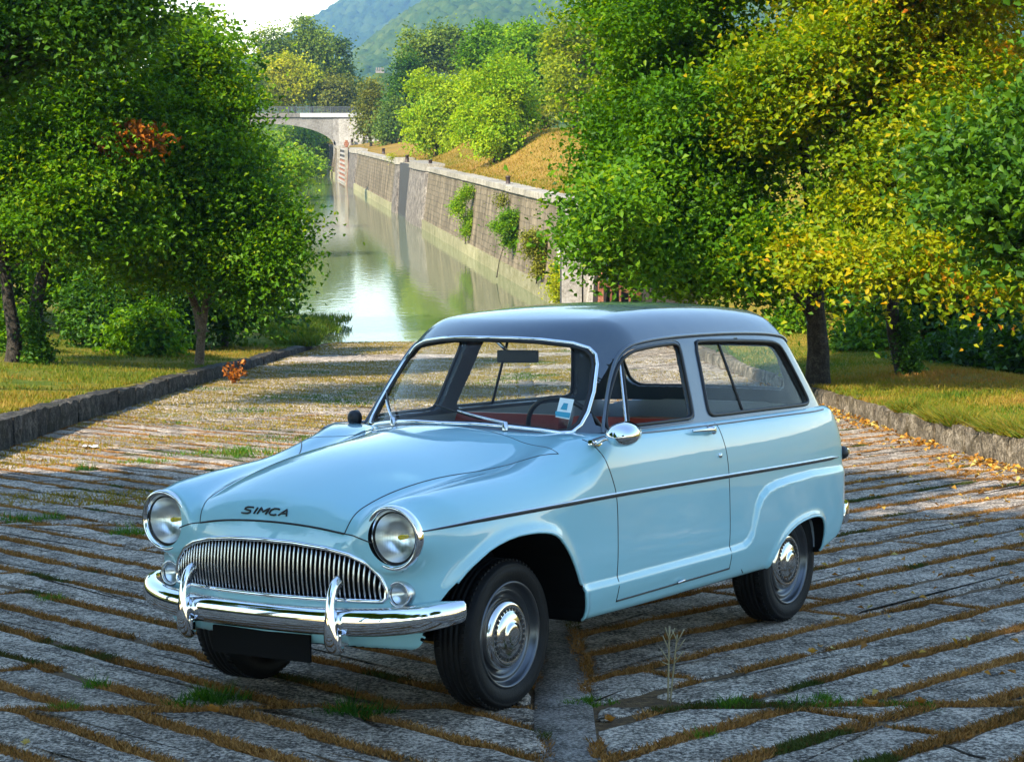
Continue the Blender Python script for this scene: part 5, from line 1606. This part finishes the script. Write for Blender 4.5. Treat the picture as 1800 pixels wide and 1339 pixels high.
def litter():
    r = np.random.default_rng(81)
    n = 1500
    Y = 13 + 18 * r.random(n); Y = Y[fbm(Y, Y * 0, .9, 3, 83) + r.normal(0, .10, n) > .44]; n = len(Y); X = kerb_r(Y) - .02 - np.abs(r.normal(0, .20, n)) * (1 + .4 * ss(24, 17, Y))
    n2 = 600
    Y2 = 8 + 22 * r.random(n2); X2 = kerb_r(Y2) - 3.4 * r.random(n2) ** .8
    X = np.r_[X, X2]; Y = np.r_[Y, Y2]
    C = np.c_[X, Y, ramp_z(X, Y) + .018 + .03 * r.random(len(X)) ** 2]
    nn = np.c_[r.normal(0, .35, (len(X), 2)), np.ones(len(X))]
    leaf_cloud('fallen_leaves', C, nn, .042 + .016 * ss(11, 19, Y), r.random(len(X)), LITTER, None, seed=9, kind='stuff')
    # a few single leaves near the front, each its own thing
    for i, (u, v, s, lab) in enumerate([(376, 1256, .062, 'curled pale orange leaf lying by the green tuft in front of the car'), (1072, 1272, .05, 'brown curled leaf on the joint right of the concrete strip'),
                                  (1428, 1152, .05, 'tan leaf lying in a joint on the right half of the ramp'), (1530, 1243, .055, 'orange leaf among the green tufts at the right'), (1618, 1240, .05, 'dark red brown leaf at the right end of the green tufts'),
                                  (45, 1313, .04, 'small yellow leaf near the bottom left corner')]):
        p = gpt(u, v, 8); d = p - np.array([0, 0, CAMZ]); d = d / d[1]
        Yg = (3.5447 + .006741 * 0 - CAMZ) / (d[2] + .067672 - .006741 * d[0]); p = d * Yg + [0, 0, CAMZ]
        V = []; nseg = 6
        ang = r.uniform(0, 6.28); R = np.array([[math.cos(ang), -math.sin(ang)], [math.sin(ang), math.cos(ang)]])
        for k in range(nseg + 1):
            t = k / nseg; w = s * .42 * math.sin(math.pi * min(1, t * .92 + .05)) ** .8 * (1 + .25 * math.sin(k * 2.6))
            for j in (-1, 0, 1):
                q = R @ np.array([s * (t - .5), j * w]); V.append((q[0], q[1], .012 + .25 * s * (abs(j)) + .35 * s * (t - .5) ** 2 * 2))
        F = [(k * 3 + j, k * 3 + j + 1, k * 3 + j + 4, k * 3 + j + 3) for k in range(nseg) for j in (0, 1)]
        me = bpy.data.meshes.new('fallen_leaf'); me.from_pydata(V, [], F)
        a = me.attributes.new('tint', 'FLOAT', 'FACE'); a.data.foreach_set('value', np.full(len(F), [.35, .2, .6, .4, .05, .9][i], np.float32))
        me.update(); o = link('fallen_leaf', me, LITTER); o.location = p; tag(o, lab, 'leaf', 'single fallen leaves')
litter()
def ramp_pt(u, v):
    d = at(u, v, 1.0) - np.array([0, 0, CAMZ])
    t = (3.5447 - CAMZ) / (d[2] - .006741 * d[0] + .067672 * d[1])
    return d * t + np.array([0, 0, CAMZ])
TUFT = leaf_mat('green weeds', [(0, (.014, .055, .006)), (.5, (.04, .13, .010)), (1, (.14, .20, .02))], .35, .5)
def tufts():
    r = np.random.default_rng(91)
    L = [(368, 1232, .15, .045, 800, .4, 'bushy dark green weed tuft under the car nose'), (1038, 1233, .10, .025, 300, .6, 'small green tuft right of the concrete strip'), (1450, 1236, .17, .03, 600, .5, 'wide bright green tuft on the cross joint at the right'),
         (1290, 1236, .10, .03, 260, .5, 'narrow green tuft left of the wide bright one'), (1238, 1292, .07, .022, 200, .8, 'low yellow green tuft in a joint near the bottom'), (1600, 1240, .14, .022, 280, .5, 'thin grass at the right end of the cross joint'),
         (330, 1240, .05, .02, 120, .5, 'tiny weed left of the bushy dark tuft'), (625, 1255, .13, .05, 360, .3, 'dark spindly weed in the shadow before the front wheel'), (168, 1205, .06, .05, 90, .5, 'sparse upright weed on the left slabs'),
         (115, 1243, .08, .025, 200, .7, 'flat green patch near the lower left corner'), (90, 1052, .09, .03, 200, .7, 'green tuft on a brown joint at the left'), (225, 938, .14, .05, 320, .6, 'bright tuft left of the headlight'), (150, 825, .12, .06, 160, .3, 'small dark weed out on the left ramp'),
         (255, 812, .25, .05, 300, .7, 'low grass patch on the ramp left of the fender'), (420, 800, .6, .07, 900, .6, 'large green patch against the car hood on the ramp'), (30, 915, .16, .05, 260, .5, 'pale weed at the left edge of the ramp'), (85, 912, .12, .05, 220, .6, 'green weed beside the pale one at the left edge'), (1300, 1060 - 60, .0, .0, 0, 0, '')]
    for i, (u, v, rad, h, n, ti, lab) in enumerate(L):
        if not n: continue
        p = ramp_pt(u, v)
        rr = rad * np.sqrt(r.random(n)); th = r.uniform(0, 6.28, n)
        X = rr * np.cos(th) + rad * .25 * np.sin(th * 3 + i); Y = rr * np.sin(th) * .8
        o = blades('weed_tuft', X, Y, None, h * (1.5 - rr / (rad + 1e-6)) * r.uniform(.5, 1.5, n), .010, r.normal(ti, .2, n), TUFT, 200 + i, lean=.7, z=np.zeros(n) - .01)
        del o['kind']
        o.location = p; tag(o, lab, 'weed', 'weed tufts in the paving joints')
    # dry stalk in front of the door
    p = ramp_pt(1176, 1236); k = p[1] / FPX
    M_ST = simple('dry stalk', (.24, .20, .11), .8)
    m = MB()
    def ln(a, b, r0=.0035):
        A = np.array([(a[0] - 1176) * k, 0, (1236 - a[1]) * k]); B = np.array([(b[0] - 1176) * k, .01, (1236 - b[1]) * k])
        m.tube(dense([A, B], .05), r0, 5)
    ln((1174, 1236), (1176, 1095), .004); ln((1178, 1236), (1190, 1110), .0035)
    for (a, b) in (((1176, 1160), (1160, 1135)), ((1176, 1140), (1164, 1112)), ((1176, 1120), (1168, 1096)), ((1176, 1118), (1186, 1098)), ((1188, 1140), (1204, 1118)), ((1189, 1125), (1202, 1100)), ((1189, 1120), (1180, 1100)), ((1186, 1160), (1202, 1140)), ((1175, 1165), (1163, 1160))):
        ln(a, b, .0024)
    o = m.build('dry_stalk', M_ST, None, fix=False); o.location = p; tag(o, 'tall dry forked weed stalk standing in front of the car door', 'weed')
    # rust coloured seedling at the left kerb
    p = ramp_pt(412, 674)
    root = empty('seedling', tuple(p)); tag(root, 'small rust orange seedling growing against the left kerb', 'plant')
    m = MB(); LC = []
    for k in range(9):
        a_ = r.uniform(0, 6.28); hh = r.uniform(.12, .34); e_ = np.array([.16 * math.cos(a_), .10 * math.sin(a_), hh])
        st = smooth_line([(0, 0, -.01), e_ * [.4, .4, .6], e_], .04, 1); m.tube(st, .005, 5)
        for q in st[len(st) // 3:]:
            for _ in range(3): LC.append(q + r.normal(0, .03, 3))
    m.build('stem', BARK_L, root, fix=False)
    LC = np.array(LC)
    leaf_cloud('foliage', LC, np.array([0, 0, .5]) + r.normal(0, .6, (len(LC), 3)), .075, r.normal(.6, .2, len(LC)), RUST, root, seed=5, kind='stuff')
    M_PAPER = simple('crumpled white paper', (.72, .73, .74), .7)
    p = ramp_pt(158, 788); m = MB(); V = []
    for i in range(5):
        for j in range(4): V.append(((i - 2) * .036 + r.normal(0, .006), (j - 1.5) * .03 + r.normal(0, .006), .012 + abs(r.normal(0, .014))))
    m.add(V, [(i * 4 + j, i * 4 + j + 1, i * 4 + j + 5, i * 4 + j + 4) for i in range(4) for j in range(3)])
    o = m.build('paper_scrap', M_PAPER, None, fix=False); o.location = p; tag(o, 'crumpled white paper scrap lying on the left of the ramp', 'litter')
    p = ramp_pt(1680, 1328); k = p[1] / FPX
    m = MB(); m.tube(smooth_line([(-.03, .06, .02), (-.01, .0, .03), (.03, -.05, .02), (.09, -.07, .012)], .01), [.0045] * len(smooth_line([(-.03, .06, .02), (-.01, .0, .03), (.03, -.05, .02), (.09, -.07, .012)], .01)), 6)
    o = m.build('twig', BARK, None, fix=False); o.location = p; tag(o, 'short dark bent twig on the paving at the lower right', 'twig')
tufts()
# ------------------------------------------------------------------ quay wall
def brick_stone(name, c1, c2, mortar, bw=.55, bh=.28):
    m, n, l, p = newmat(name)
    tc = n.new('ShaderNodeTexCoord')
    br = n.new('ShaderNodeTexBrick'); br.inputs['Scale'].default_value = 1.0
    br.inputs['Brick Width'].default_value = bw; br.inputs['Row Height'].default_value = bh; br.inputs['Mortar Size'].default_value = .018
    br.inputs['Color1'].default_value = (*c1, 1); br.inputs['Color2'].default_value = (*c2, 1); br.inputs['Mortar'].default_value = (*mortar, 1)
    dn = n.new('ShaderNodeTexNoise'); dn.inputs['Scale'].default_value = 1.6; dn.inputs['Detail'].default_value = 4; l.new(tc.outputs['UV'], dn.inputs['Vector'])
    dv = n.new('ShaderNodeVectorMath'); dv.operation = 'MULTIPLY_ADD'; dv.inputs[1].default_value = (.30, .16, 0); l.new(dn.outputs['Color'], dv.inputs[0]); l.new(tc.outputs['UV'], dv.inputs[2])
    l.new(dv.outputs[0], br.inputs['Vector'])
    t = n.new('ShaderNodeTexNoise'); t.inputs['Scale'].default_value = 1.1; t.inputs['Detail'].default_value = 9; t.inputs['Roughness'].default_value = .7
    geo = n.new('ShaderNodeNewGeometry'); mpp = n.new('ShaderNodeMapping'); mpp.inputs['Scale'].default_value = (1, 1, .35); l.new(geo.outputs['Position'], mpp.inputs['Vector']); l.new(mpp.outputs[0], t.inputs['Vector'])
    rr = ramp_node(n, [(.30, (.30, .28, .22)), (.5, (.90, .90, .88)), (.70, (1.55, 1.5, 1.4))]); l.new(t.outputs['Fac'], rr.inputs['Fac'])
    mx = n.new('ShaderNodeMixRGB'); mx.blend_type = 'MULTIPLY'; mx.inputs[0].default_value = 1
    l.new(br.outputs['Color'], mx.inputs[1]); l.new(rr.outputs[0], mx.inputs[2]); l.new(mx.outputs[0], p.inputs['Base Color'])
    p.inputs['Roughness'].default_value = .9; p.inputs['Specular IOR Level'].default_value = .15
    b = n.new('ShaderNodeBump'); b.inputs['Strength'].default_value = .7; b.inputs['Distance'].default_value = .05
    sub = n.new('ShaderNodeMath'); sub.operation = 'SUBTRACT'; l.new(t.outputs['Fac'], sub.inputs[0]); l.new(br.outputs['Fac'], sub.inputs[1])
    l.new(sub.outputs[0], b.inputs['Height']); l.new(b.outputs[0], p.inputs['Normal'])
    return m
M_WALL = brick_stone('weathered quay stone', (.185, .148, .100), (.135, .108, .072), (.110, .090, .062), .47, .24)
M_WALL_PALE = stone_mat('pale water line stone', (.11, .115, .04), (.22, .20, .10), (.34, .31, .19), 1.8, .5, .02, 12)
M_COPE = stone_mat('coping stone', (.12, .105, .08), (.25, .22, .17), (.38, .34, .27), 3, .5, .02, 20)
M_PIER = stone_mat('dark pier stone', (.03, .026, .022), (.11, .092, .075), (.30, .26, .21), 3.0, .8, .03, 14)
M_SLOT = simple('painted dark recess', (.025, .02, .017), .6)  # even dark tone standing in for depth shade in slots and openings
M_RUST = stone_mat('rusty steel', (.12, .035, .018), (.26, .095, .05), (.38, .20, .12), 5, .3, .01, 30)
M_CONCRETE_PALE = stone_mat('pale streaked concrete', (.17, .15, .12), (.32, .29, .25), (.46, .43, .38), 1.4, .5, .02, 12)
M_POST = simple('dark iron', (.035, .018, .012), .6)

def uv_panel(name, P, mat, parent, us, thick=.4):
    """thick wall panel: outline P (4 points, front face, anticlockwise from lower left), u range for the stone courses"""
    P = np.array(P, float)
    nrm = np.cross(P[1] - P[0], P[3] - P[0]); nrm /= np.linalg.norm(nrm)
    Q = P - nrm * thick
    V = np.vstack([P, Q]); F = [(0, 1, 2, 3), (5, 4, 7, 6), (1, 5, 6, 2), (4, 0, 3, 7), (3, 2, 6, 7), (4, 5, 1, 0)]
    me = bpy.data.meshes.new(name); me.from_pydata(V.tolist(), [], F)
    uv = me.uv_layers.new(name='UVMap')
    h = P[3][2] - P[0][2]
    UV = [(us[0], 0), (us[1], 0), (us[1], h), (us[0], h)] * 2
    for pl in me.polygons:
        for li in pl.loop_indices: uv.data[li].uv = UV[me.loops[li].vertex_index]
    me.update()
    return link(name, me, mat, parent)

def quay_wall():
    root = empty('quay_wall', (wall_x(62), 62, 0)); o = np.array(root.location)
    tag(root, 'long old stone quay wall with pale coping along the right side of the canal', 'wall')
    top = QUAY; led = .46
    segs = [57.0, 63.5, 70, 76.5, 83, 89.5, 96, 102.5, 110.0]
    segs2 = [132.5, 140, 148, 156, 164, 172, 180.0]
    segs3 = [216.0, 224, 232, 240]
    def P(Y, z, off=0): return np.array([wall_x(Y) + off + .11 * max(0, z - led), Y, z]) - o
    for S in (segs, segs2, segs3):
        for a, b in zip(S[:-1], S[1:]):
            a_, b_ = a + .05, b - .05
            conc = a < 58
            uv_panel('wall_panel', [P(b_, led), P(a_, led), P(a_, top - .22), P(b_, top - .22)], M_CONCRETE_PALE if conc else M_WALL, root, (-b, -a), .5)
            uv_panel('wall_foot', [P(b, -.6, -.10), P(a, -.6, -.10), P(a, led, -.10), P(b, led, -.10)], M_WALL_PALE, root, (-b, -a), .6)
            n = max(2, int((b - a) / 1.6))
            for k in range(n):
                y0 = a + (b - a) * k / n + .008; y1 = a + (b - a) * (k + 1) / n - .008
                m = MB(); c = (P(y0, top, -.06) + P(y1, top, -.06)) / 2
                d = P(y1, top) - P(y0, top); L = np.linalg.norm(d); an = math.atan2(d[1], d[0])
                R = Euler((0, 0, an)).to_matrix()
                m.box(c + np.array([.30, 0, -.11 + random.uniform(-.008, .008)]), (L, .72, .22), R)
                m.build('coping_stone', M_COPE, root, bevel=.02)
    # the dark backing seen in the joints
    uv_panel('joint_backing', [P(240, -.5, .09), P(57, -.5, .09), P(57, top - .25, .02), P(240, top - .25, .02)], M_SLOT, root, (0, 1), .3)
    # slots with rounded stone piers
    for (y0, y1, ys0, ys1) in ((110.0, 132.5, 121.5, 129.0), (180.0, 216.0, 191.5, 212.0)):
        uv_panel('slot_back', [P(ys1, -.5, .0), P(ys0, -.5, .0), P(ys0, top - .1, -.12), P(ys1, top - .1, -.12)], M_SLOT, root, (0, 1), .2)  # nearly flush dark face; the recess shade is in its colour
        for (a, b, mt) in ((y0, ys0, M_PIER), (ys1, y1, M_PIER)):
            # round pier: half cylinder standing proud of the wall
            m = MB(); V = []; n = 14
            zz = [-.6, .2, 1.2, 2.2, top - .25]
            cy = (a + b) / 2; ry = (b - a) / 2
            for z in zz:
                for k in range(n + 1):
                    t = math.pi * k / n
                    V.append(P(cy + ry * math.cos(t), z, -.24 * math.sin(t) ** .6 + .02))
            F = [(i * (n + 1) + k, i * (n + 1) + k + 1, (i + 1) * (n + 1) + k + 1, (i + 1) * (n + 1) + k) for i in range(len(zz) - 1) for k in range(n)]
            m.add(V, F, True); m.build('pier', mt, root)
            V = []
            for z, e in ((top - .22, .10), (top + .16, .10)):
                for k in range(n + 1):
                    t = math.pi * k / n
                    V.append(P(cy + (ry + .08) * math.cos(t), z, -(.24 + e) * math.sin(t) ** .6 + .02))
                V.append(P(cy - ry - .08, z, .8)); V.append(P(cy + ry + .08, z, .8))
            q = n + 3
            F = [(k, (k + 1) % q, q + (k + 1) % q, q + k) for k in range(q)] + [tuple(range(q)), tuple(range(q, 2 * q))]
            MB().add(V, F).build('pier_cap', M_COPE, root)
    # rusty rung ladder with pale rungs in the far slot
    m = MB(); m2 = MB()
    for s in (0, 1): m2.box(P(193.5 + s * 16, 1.5, -.16), (.30, .5, 3.6))
    for k in range(8): m.box(P(201.5, .1 + k * .42, -.14), (.10, 15, .17), Euler((0, 0, .123)).to_matrix())
    uv_panel('slot_plate', [P(210, 0, -.08), P(193, 0, -.08), P(193, top, -.08), P(210, top, -.08)], M_RUST, root, (0, 1), .1)
    m2.build('ladder_rail', M_COPE, root); m.build('ladder_rungs', M_CONCRETE_PALE, root)
    # gate recess at the near concrete end
    P0 = at(985, 530, 57); 
    mb = MB()
quay_wall()

def lock_gate():
    Y = 56.6; k = Y / FPX
    c = at(1085, 535, Y)
    root = empty('lock_gate', (c[0], Y, 0)); tag(root, 'rusty red steel lock gate half hidden by the maple leaves', 'gate')
    def bar(name, a, b, w, mat=M_RUST, d=.12):
        A = at(a[0], a[1], Y) - np.array(root.location); B = at(b[0], b[1], Y + .6) - np.array(root.location)
        m = MB(); L = np.linalg.norm(B - A); mid = (A + B) / 2
        X = (B - A) / L; Yv = np.array([0, 1, 0.]); Yv = Yv - X * (X @ Yv); Yv /= np.linalg.norm(Yv); Z = np.cross(X, Yv)
        m.box(mid, (L, d, w), np.c_[X, Yv, Z]); m.build(name, mat, root)
    bar('gate_post', (1056, 480), (1056, 620), .14)
    bar('top_beam', (1052, 494), (1125, 518), .13); bar('lower_beam', (1052, 532), (1125, 550), .10); bar('lower_beam', (1052, 570), (1125, 584), .10)
    for u in (1074, 1090, 1107): bar('upright', (u, 498 + (u - 1056) * .3), (u, 620), .05)
    A = at(1050, 490, Y + 1.0); 
    m = MB(); m.box((1.0, 1.6, 1.4), (2.6, .2, 4.5)); m.build('gate_skin', M_SLOT, root)
    # concrete gate pillar to its left
    r2 = empty('concrete_pillar', (at(1018, 520, 57.3)[0], 57.3, 0)); tag(r2, 'grey streaked concrete lock pillar where the quay wall ends', 'pillar')
    a = at(987, 480, 57.3)[0] - r2.location.x; b_ = at(1048, 480, 57.3)[0] - r2.location.x; t = (b_ - a)
    MB().box((a + t * .30, .5, 1.1), (t * .58, 1.2, 4.2)).build('pillar_block', M_CONCRETE_PALE, r2, bevel=.02)
    MB().box((a + t * .80, .55, 1.1), (t * .34, 1.2, 4.2)).build('pillar_block', M_CONCRETE_PALE, r2, bevel=.02)
    MB().box((a + t * .5, .8, 1.0), (t * 1.02, 1.2, 4.0)).build('pillar_core', M_SLOT, r2)
lock_gate()

def posts():
    for i, (u, v, h, lab) in enumerate([(875, 322, .32, 'dark mooring post nearest the camera on the quay edge'), (742, 292, .40, 'dark mooring post by the round pier'), (709, 283, .42, 'dark mooring post left of the round pier'),
                                   (674, 270, .44, 'short dark post midway along the far quay'), (640, 256, .70, 'taller dark post at the far end of the quay, right of two'), (619, 256, .72, 'taller dark post beside the rung ladder')]):
        Y = (CAMZ - QUAY) * FPX / (v - 221)
        p = at(u, v, Y); p[2] = QUAY
        X = max(p[0], wall_x(Y) + .45)
        m = MB(); r = .085 * (Y / 80) ** .5
        m.lathe([(r * 1.25, 0), (r * 1.25, .04), (r, .06), (r * .92, h - .06), (r * 1.15, h - .05), (r * 1.1, h), (0, h + .02)], 14, 'z')
        o = m.build('mooring_post', M_POST); o.location = (X, Y, float(right_z(np.array(X), np.array(Y))) - .02); tag(o, lab, 'post', 'posts along the quay')
    # red winch by the ladder
    Y = 200; p = at(607, 254, Y); r = empty('hand_winch', (p[0] + .1, Y, QUAY)); tag(r, 'small rusty hand winch standing above the rung ladder', 'winch')
    MB().tube([(math.cos(t) * .2, 0, .40 + math.sin(t) * .2) for t in np.linspace(0, 6.283, 21)[:-1]], .05, 6, True).build('hand_wheel', M_RUST, r)
    MB().box((0, .1, .3), (.25, .25, .9)).build('stand', M_RUST, r, bevel=.02)
posts()

def bridge():
    Y0, Y1 = 226.0, 236.0
    k = Y0 / FPX
    root = empty('road_bridge', (at(560, 240, Y0)[0], Y0, 0)); o = np.array(root.location)
    tag(root, 'low grey concrete arch bridge with dark railing across the canal', 'bridge')
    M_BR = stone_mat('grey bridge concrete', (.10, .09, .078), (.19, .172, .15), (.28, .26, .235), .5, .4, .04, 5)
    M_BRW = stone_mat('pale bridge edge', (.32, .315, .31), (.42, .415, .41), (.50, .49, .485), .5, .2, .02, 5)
    M_BRD = simple('dark railing paint', (.045, .05, .055), .5)
    def X(u): return at(u, 240, Y0)[0] - o[0]
    def Z(v): return at(560, v, Y0)[2]
    zt, zb = Z(199), Z(211)           # pale edge beam
    xl, xr = X(250), X(640)
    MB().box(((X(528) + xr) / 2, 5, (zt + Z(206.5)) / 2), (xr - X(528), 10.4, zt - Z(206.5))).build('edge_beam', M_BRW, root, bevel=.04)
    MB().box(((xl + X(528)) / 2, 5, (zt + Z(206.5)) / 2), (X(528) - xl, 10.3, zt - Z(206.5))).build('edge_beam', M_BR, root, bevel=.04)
    MB().box(((xl + xr) / 2, 5, (Z(206.5) + zb) / 2), (xr - xl, 10.0, Z(206.5) - zb)).build('deck', M_BR, root)
    # railing
    for vz, hh in ((188.5, .10), (191, .05), (193.5, .05), (196, .05)):
        MB().box(((xl + xr) / 2, -.1, Z(vz)), (xr - xl, .08, hh)).build('rail', M_BRD, root)
    m = MB()
    for x in np.arange(xl, xr, .22): m.box((x, -.1, (Z(189) + zt) / 2), (.06, .05, Z(189) - zt))
    tag(m.build('balusters', M_BRD, root), kind='stuff')
    for x in np.arange(xl, xr, 2.2): MB().box((x, -.1, (Z(188) + zt) / 2), (.14, .12, Z(188) - zt)).build('rail_post', M_BRD, root)
    # arch with spandrel
    cx = X(478); hs = X(590) - cx; crown = Z(218); spring = Z(258)
    n = 30; V = []; xs = np.linspace(-hs, hs, n)
    zz = spring + (crown - spring) * np.sqrt(np.maximum(0, 1 - (xs / hs) ** 2)) ** 1.15
    for y in (0.0, 10.0):
        for x_, z_ in zip(xs, zz): V.append((cx + x_, y, z_))
        for x_ in xs: V.append((cx + x_, y, zb))
    F = []
    for i in range(n - 1):
        F += [(i, i + 1, n + i + 1, n + i), (2 * n + i, 3 * n + i, 3 * n + i + 1, 2 * n + i + 1), (i, 2 * n + i, 2 * n + i + 1, i + 1)]
    MB().add(V, F).build('arch', M_BR, root)
    ring = [(cx + x_, -.06, z_ + .22) for x_, z_ in zip(xs, zz)]
    m = MB(); P2 = []
    for x_, z_ in zip(xs, zz): P2 += [(cx + x_, -.10, z_ - .02), (cx + x_, -.10, z_ + .42 * k * 16)]
    F = [(2 * i, 2 * i + 2, 2 * i + 3, 2 * i + 1) for i in range(n - 1)]
    m.add(P2 + [(a, b + .12, c) for a, b, c in P2], F + [tuple(q + 2 * n for q in f[::-1]) for f in F] + [(2 * i + 1, 2 * i + 3, 2 * i + 3 + 2 * n, 2 * i + 1 + 2 * n) for i in range(n - 1)])
    m.build('arch_ring', M_BR, root)
    MB().box(((X(596) + X(680)) / 2, 5, (zb + spring) / 2 - 1), (X(680) - X(596), 10.6, zb - spring + 2.2)).build('abutment', M_CONCRETE_PALE, root, bevel=.05)
    MB().box(((X(586) + X(597)) / 2, 5, (zb + spring) / 2 - 1), (X(597) - X(586), 10.2, zb - spring + 2.2)).build('pilaster', M_BR, root, bevel=.04)
    MB().box((X(330), 5, (zb + spring) / 2 - 1), (8, 10.6, zb - spring + 2.2)).build('abutment', M_CONCRETE_PALE, root, bevel=.05)
bridge()

# ------------------------------------------------------------------ hills and the tower
def hill(name, ridge, Y0, depth, x0, x1, step, mat, seed, amp, cell, fx0, fx1):
    us = np.array([p[0] for p in ridge], float); vs_ = np.array([p[1] for p in ridge], float)
    k = Y0 / FPX
    xs = np.concatenate([np.arange(x0, fx0, 10.0), np.arange(fx0, fx1, step), np.arange(fx1, x1, 10.0)]); ts = np.linspace(0, 1, int(depth / (step * 1.5)))
    rx = np.array([at(u, v, Y0)[0] for u, v in ridge]); rz = np.array([at(u, v, Y0)[2] for u, v in ridge])
    V = []
    XX, TT = np.meshgrid(xs, ts)
    R = np.interp(XX.ravel(), rx, rz).reshape(XX.shape)
    Yw = Y0 - depth + TT * depth
    prof = ss(0, 1, TT) * .55 + .45 * TT
    Z = -2 + (R + 2) * prof
    Z += amp * (fbm(XX, Yw, 1 / 140.0, 3, seed) - .5) * 16 * TT * (1.02 - TT)
    # tree crowns: domes round scattered points
    best = np.full(XX.shape, -9.0); tint = np.zeros(XX.shape)
    ci, cj = np.floor(XX / cell).astype(int), np.floor(Yw / (cell * 1.6)).astype(int)
    for di in (-1, 0, 1):
        for dj in (-1, 0, 1):
            a_, b_ = (ci + di) % 256, (cj + dj) % 256
            h1, h2, h3 = _perm[a_, b_], _perm[b_, (a_ + 91) % 256], _perm[(a_ + 37) % 256, (b_ + 53) % 256]
            px_, py_ = (ci + di + h1) * cell, (cj + dj + h2) * cell * 1.6
            d2 = ((XX - px_) ** 2 + ((Yw - py_) / 1.3) ** 2) / (cell * (.55 + .35 * h3)) ** 2
            hgt = cell * (.55 + .75 * h3) * np.sqrt(np.maximum(0, 1 - d2 * .8)) - .6 * d2
            m_ = hgt > best; best = np.where(m_, hgt, best); tint = np.where(m_, h3 * .6 + .4 * h1, tint)
    Z += amp * best * ss(0, .08, TT) + RNG.normal(0, .10 * cell, XX.shape)
    tint = np.clip(tint * .8 + .5 * (fbm(XX, Yw, 1 / 60., 3, seed + 21) - .4), 0, 1)
    V = np.stack([XX.ravel(), Yw.ravel(), Z.ravel()], 1)
    n = len(xs); q = []
    i, j = np.meshgrid(np.arange(len(ts) - 1), np.arange(n - 1), indexing='ij')
    a = (i * n + j).ravel()
    Q = np.stack([a, a + 1, a + n + 1, a + n], 1)
    me = quads_mesh(name, V, Q, smooth=False, attrs={'tint': ('POINT', tint.ravel())})
    o = link(name, me, mat); return tag(o, kind='structure')
def forest_mat(name, stops):
    m, n, l, p = newmat(name)
    a = n.new('ShaderNodeAttribute'); a.attribute_name = 'tint'
    geo = n.new('ShaderNodeNewGeometry')
    t = n.new('ShaderNodeTexNoise'); t.inputs['Scale'].default_value = .5; t.inputs['Detail'].default_value = 6
    l.new(geo.outputs['Position'], t.inputs['Vector'])
    ad = n.new('ShaderNodeMath'); ad.operation = 'MULTIPLY_ADD'; ad.inputs[1].default_value = .5; l.new(t.outputs['Fac'], ad.inputs[0])
    sb = n.new('ShaderNodeMath'); sb.operation = 'SUBTRACT'; sb.inputs[1].default_value = .25; l.new(a.outputs['Fac'], sb.inputs[0]); l.new(sb.outputs[0], ad.inputs[2])
    r = ramp_node(n, stops); l.new(ad.outputs[0], r.inputs['Fac']); l.new(r.outputs[0], p.inputs['Base Color'])
    p.inputs['Roughness'].default_value = 1; p.inputs['Specular IOR Level'].default_value = 0
    return m
F1 = forest_mat('distant forest', [(0, (.008, .022, .008)), (.5, (.024, .050, .015)), (1, (.060, .090, .024))])
F2 = forest_mat('wooded slope', [(0, (.010, .028, .006)), (.5, (.034, .064, .012)), (1, (.080, .105, .02))])
hill('far_hill', [(-600, 235), (150, 215), (330, 175), (440, 120), (500, 78), (545, 48), (568, 32), (600, 12), (650, -12), (720, -45), (850, -80), (1100, -110), (1500, -90), (2400, 60)], 3000, 1000, -960, 960, 2.5, F1, 3, 1.0, 8.5, -420, 220)
hill('near_hill', [(300, 225), (540, 205), (600, 150), (640, 98), (672, 68), (705, 42), (735, 22), (765, 2), (830, -25), (950, -30), (1100, -50), (1500, -70), (2300, 40)], 1500, 600, -340, 480, 1.6, F2, 9, 1.0, 5.4, -180, 130)
def tower():
    Y = 470; p = at(668, 160, Y); k = Y / FPX
    root = empty('castle_tower', (p[0], Y, p[2])); tag(root, 'small pale ruined castle tower on the wooded hillside', 'tower')
    M_T = stone_mat('pale tower stone', (.15, .125, .11), (.21, .18, .16), (.28, .25, .22), .5, .3, .03, 4)
    w, d, h = 24 * k, 20 * k, 36 * k
    MB().box((0, d / 2, h / 2 - 2), (w * .62, d, h + 4)).build('keep', M_T, root)
    MB().box((-w * .42, d / 2 + .3, h * .36 - 2), (w * .30, d * .8, h * .72 + 4)).build('side_turret', M_T, root)
    for i in range(4): MB().box((-w * .24 + i * w * .16, .1, h + .25), (w * .09, d * .2, .55)).build('merlon', M_T, root)
    for (x, z) in ((-.1, .72), (.14, .72), (.0, .45), (-.42, .5)): MB().box((x * w, -.03 if x > -.3 else .25 + d * .1, z * h), (w * .07, .1, h * .10)).build('window', M_SLOT, root)
tower()
M_KNOLL = F2
hill('wooded_knoll', [(480, 235), (560, 215), (610, 178), (645, 152), (690, 146), (730, 150), (800, 175), (1000, 200), (1400, 215)], 476, 150, -70, 70, .7, F2, 15, .9, 2.6, -45, 25)

# ------------------------------------------------------------------ haze
def haze():
    me = MB().box((0, 1520, 199), (2990, 3300, 406)).build('haze', None)
    me.data.materials.clear()
    m = bpy.data.materials.new('haze'); m.use_nodes = True; n = m.node_tree.nodes; l = m.node_tree.links
    n.clear(); out = n.new('ShaderNodeOutputMaterial'); v = n.new('ShaderNodeVolumePrincipled')
    v.inputs['Color'].default_value = (.33, .60, .95, 1); v.inputs['Density'].default_value = HAZE; v.inputs['Anisotropy'].default_value = .2
    l.new(v.outputs[0], out.inputs['Volume'])
    me.data.materials.append(m)
    tag(me, kind='stuff')
HAZE = .00021
haze()
build_car()
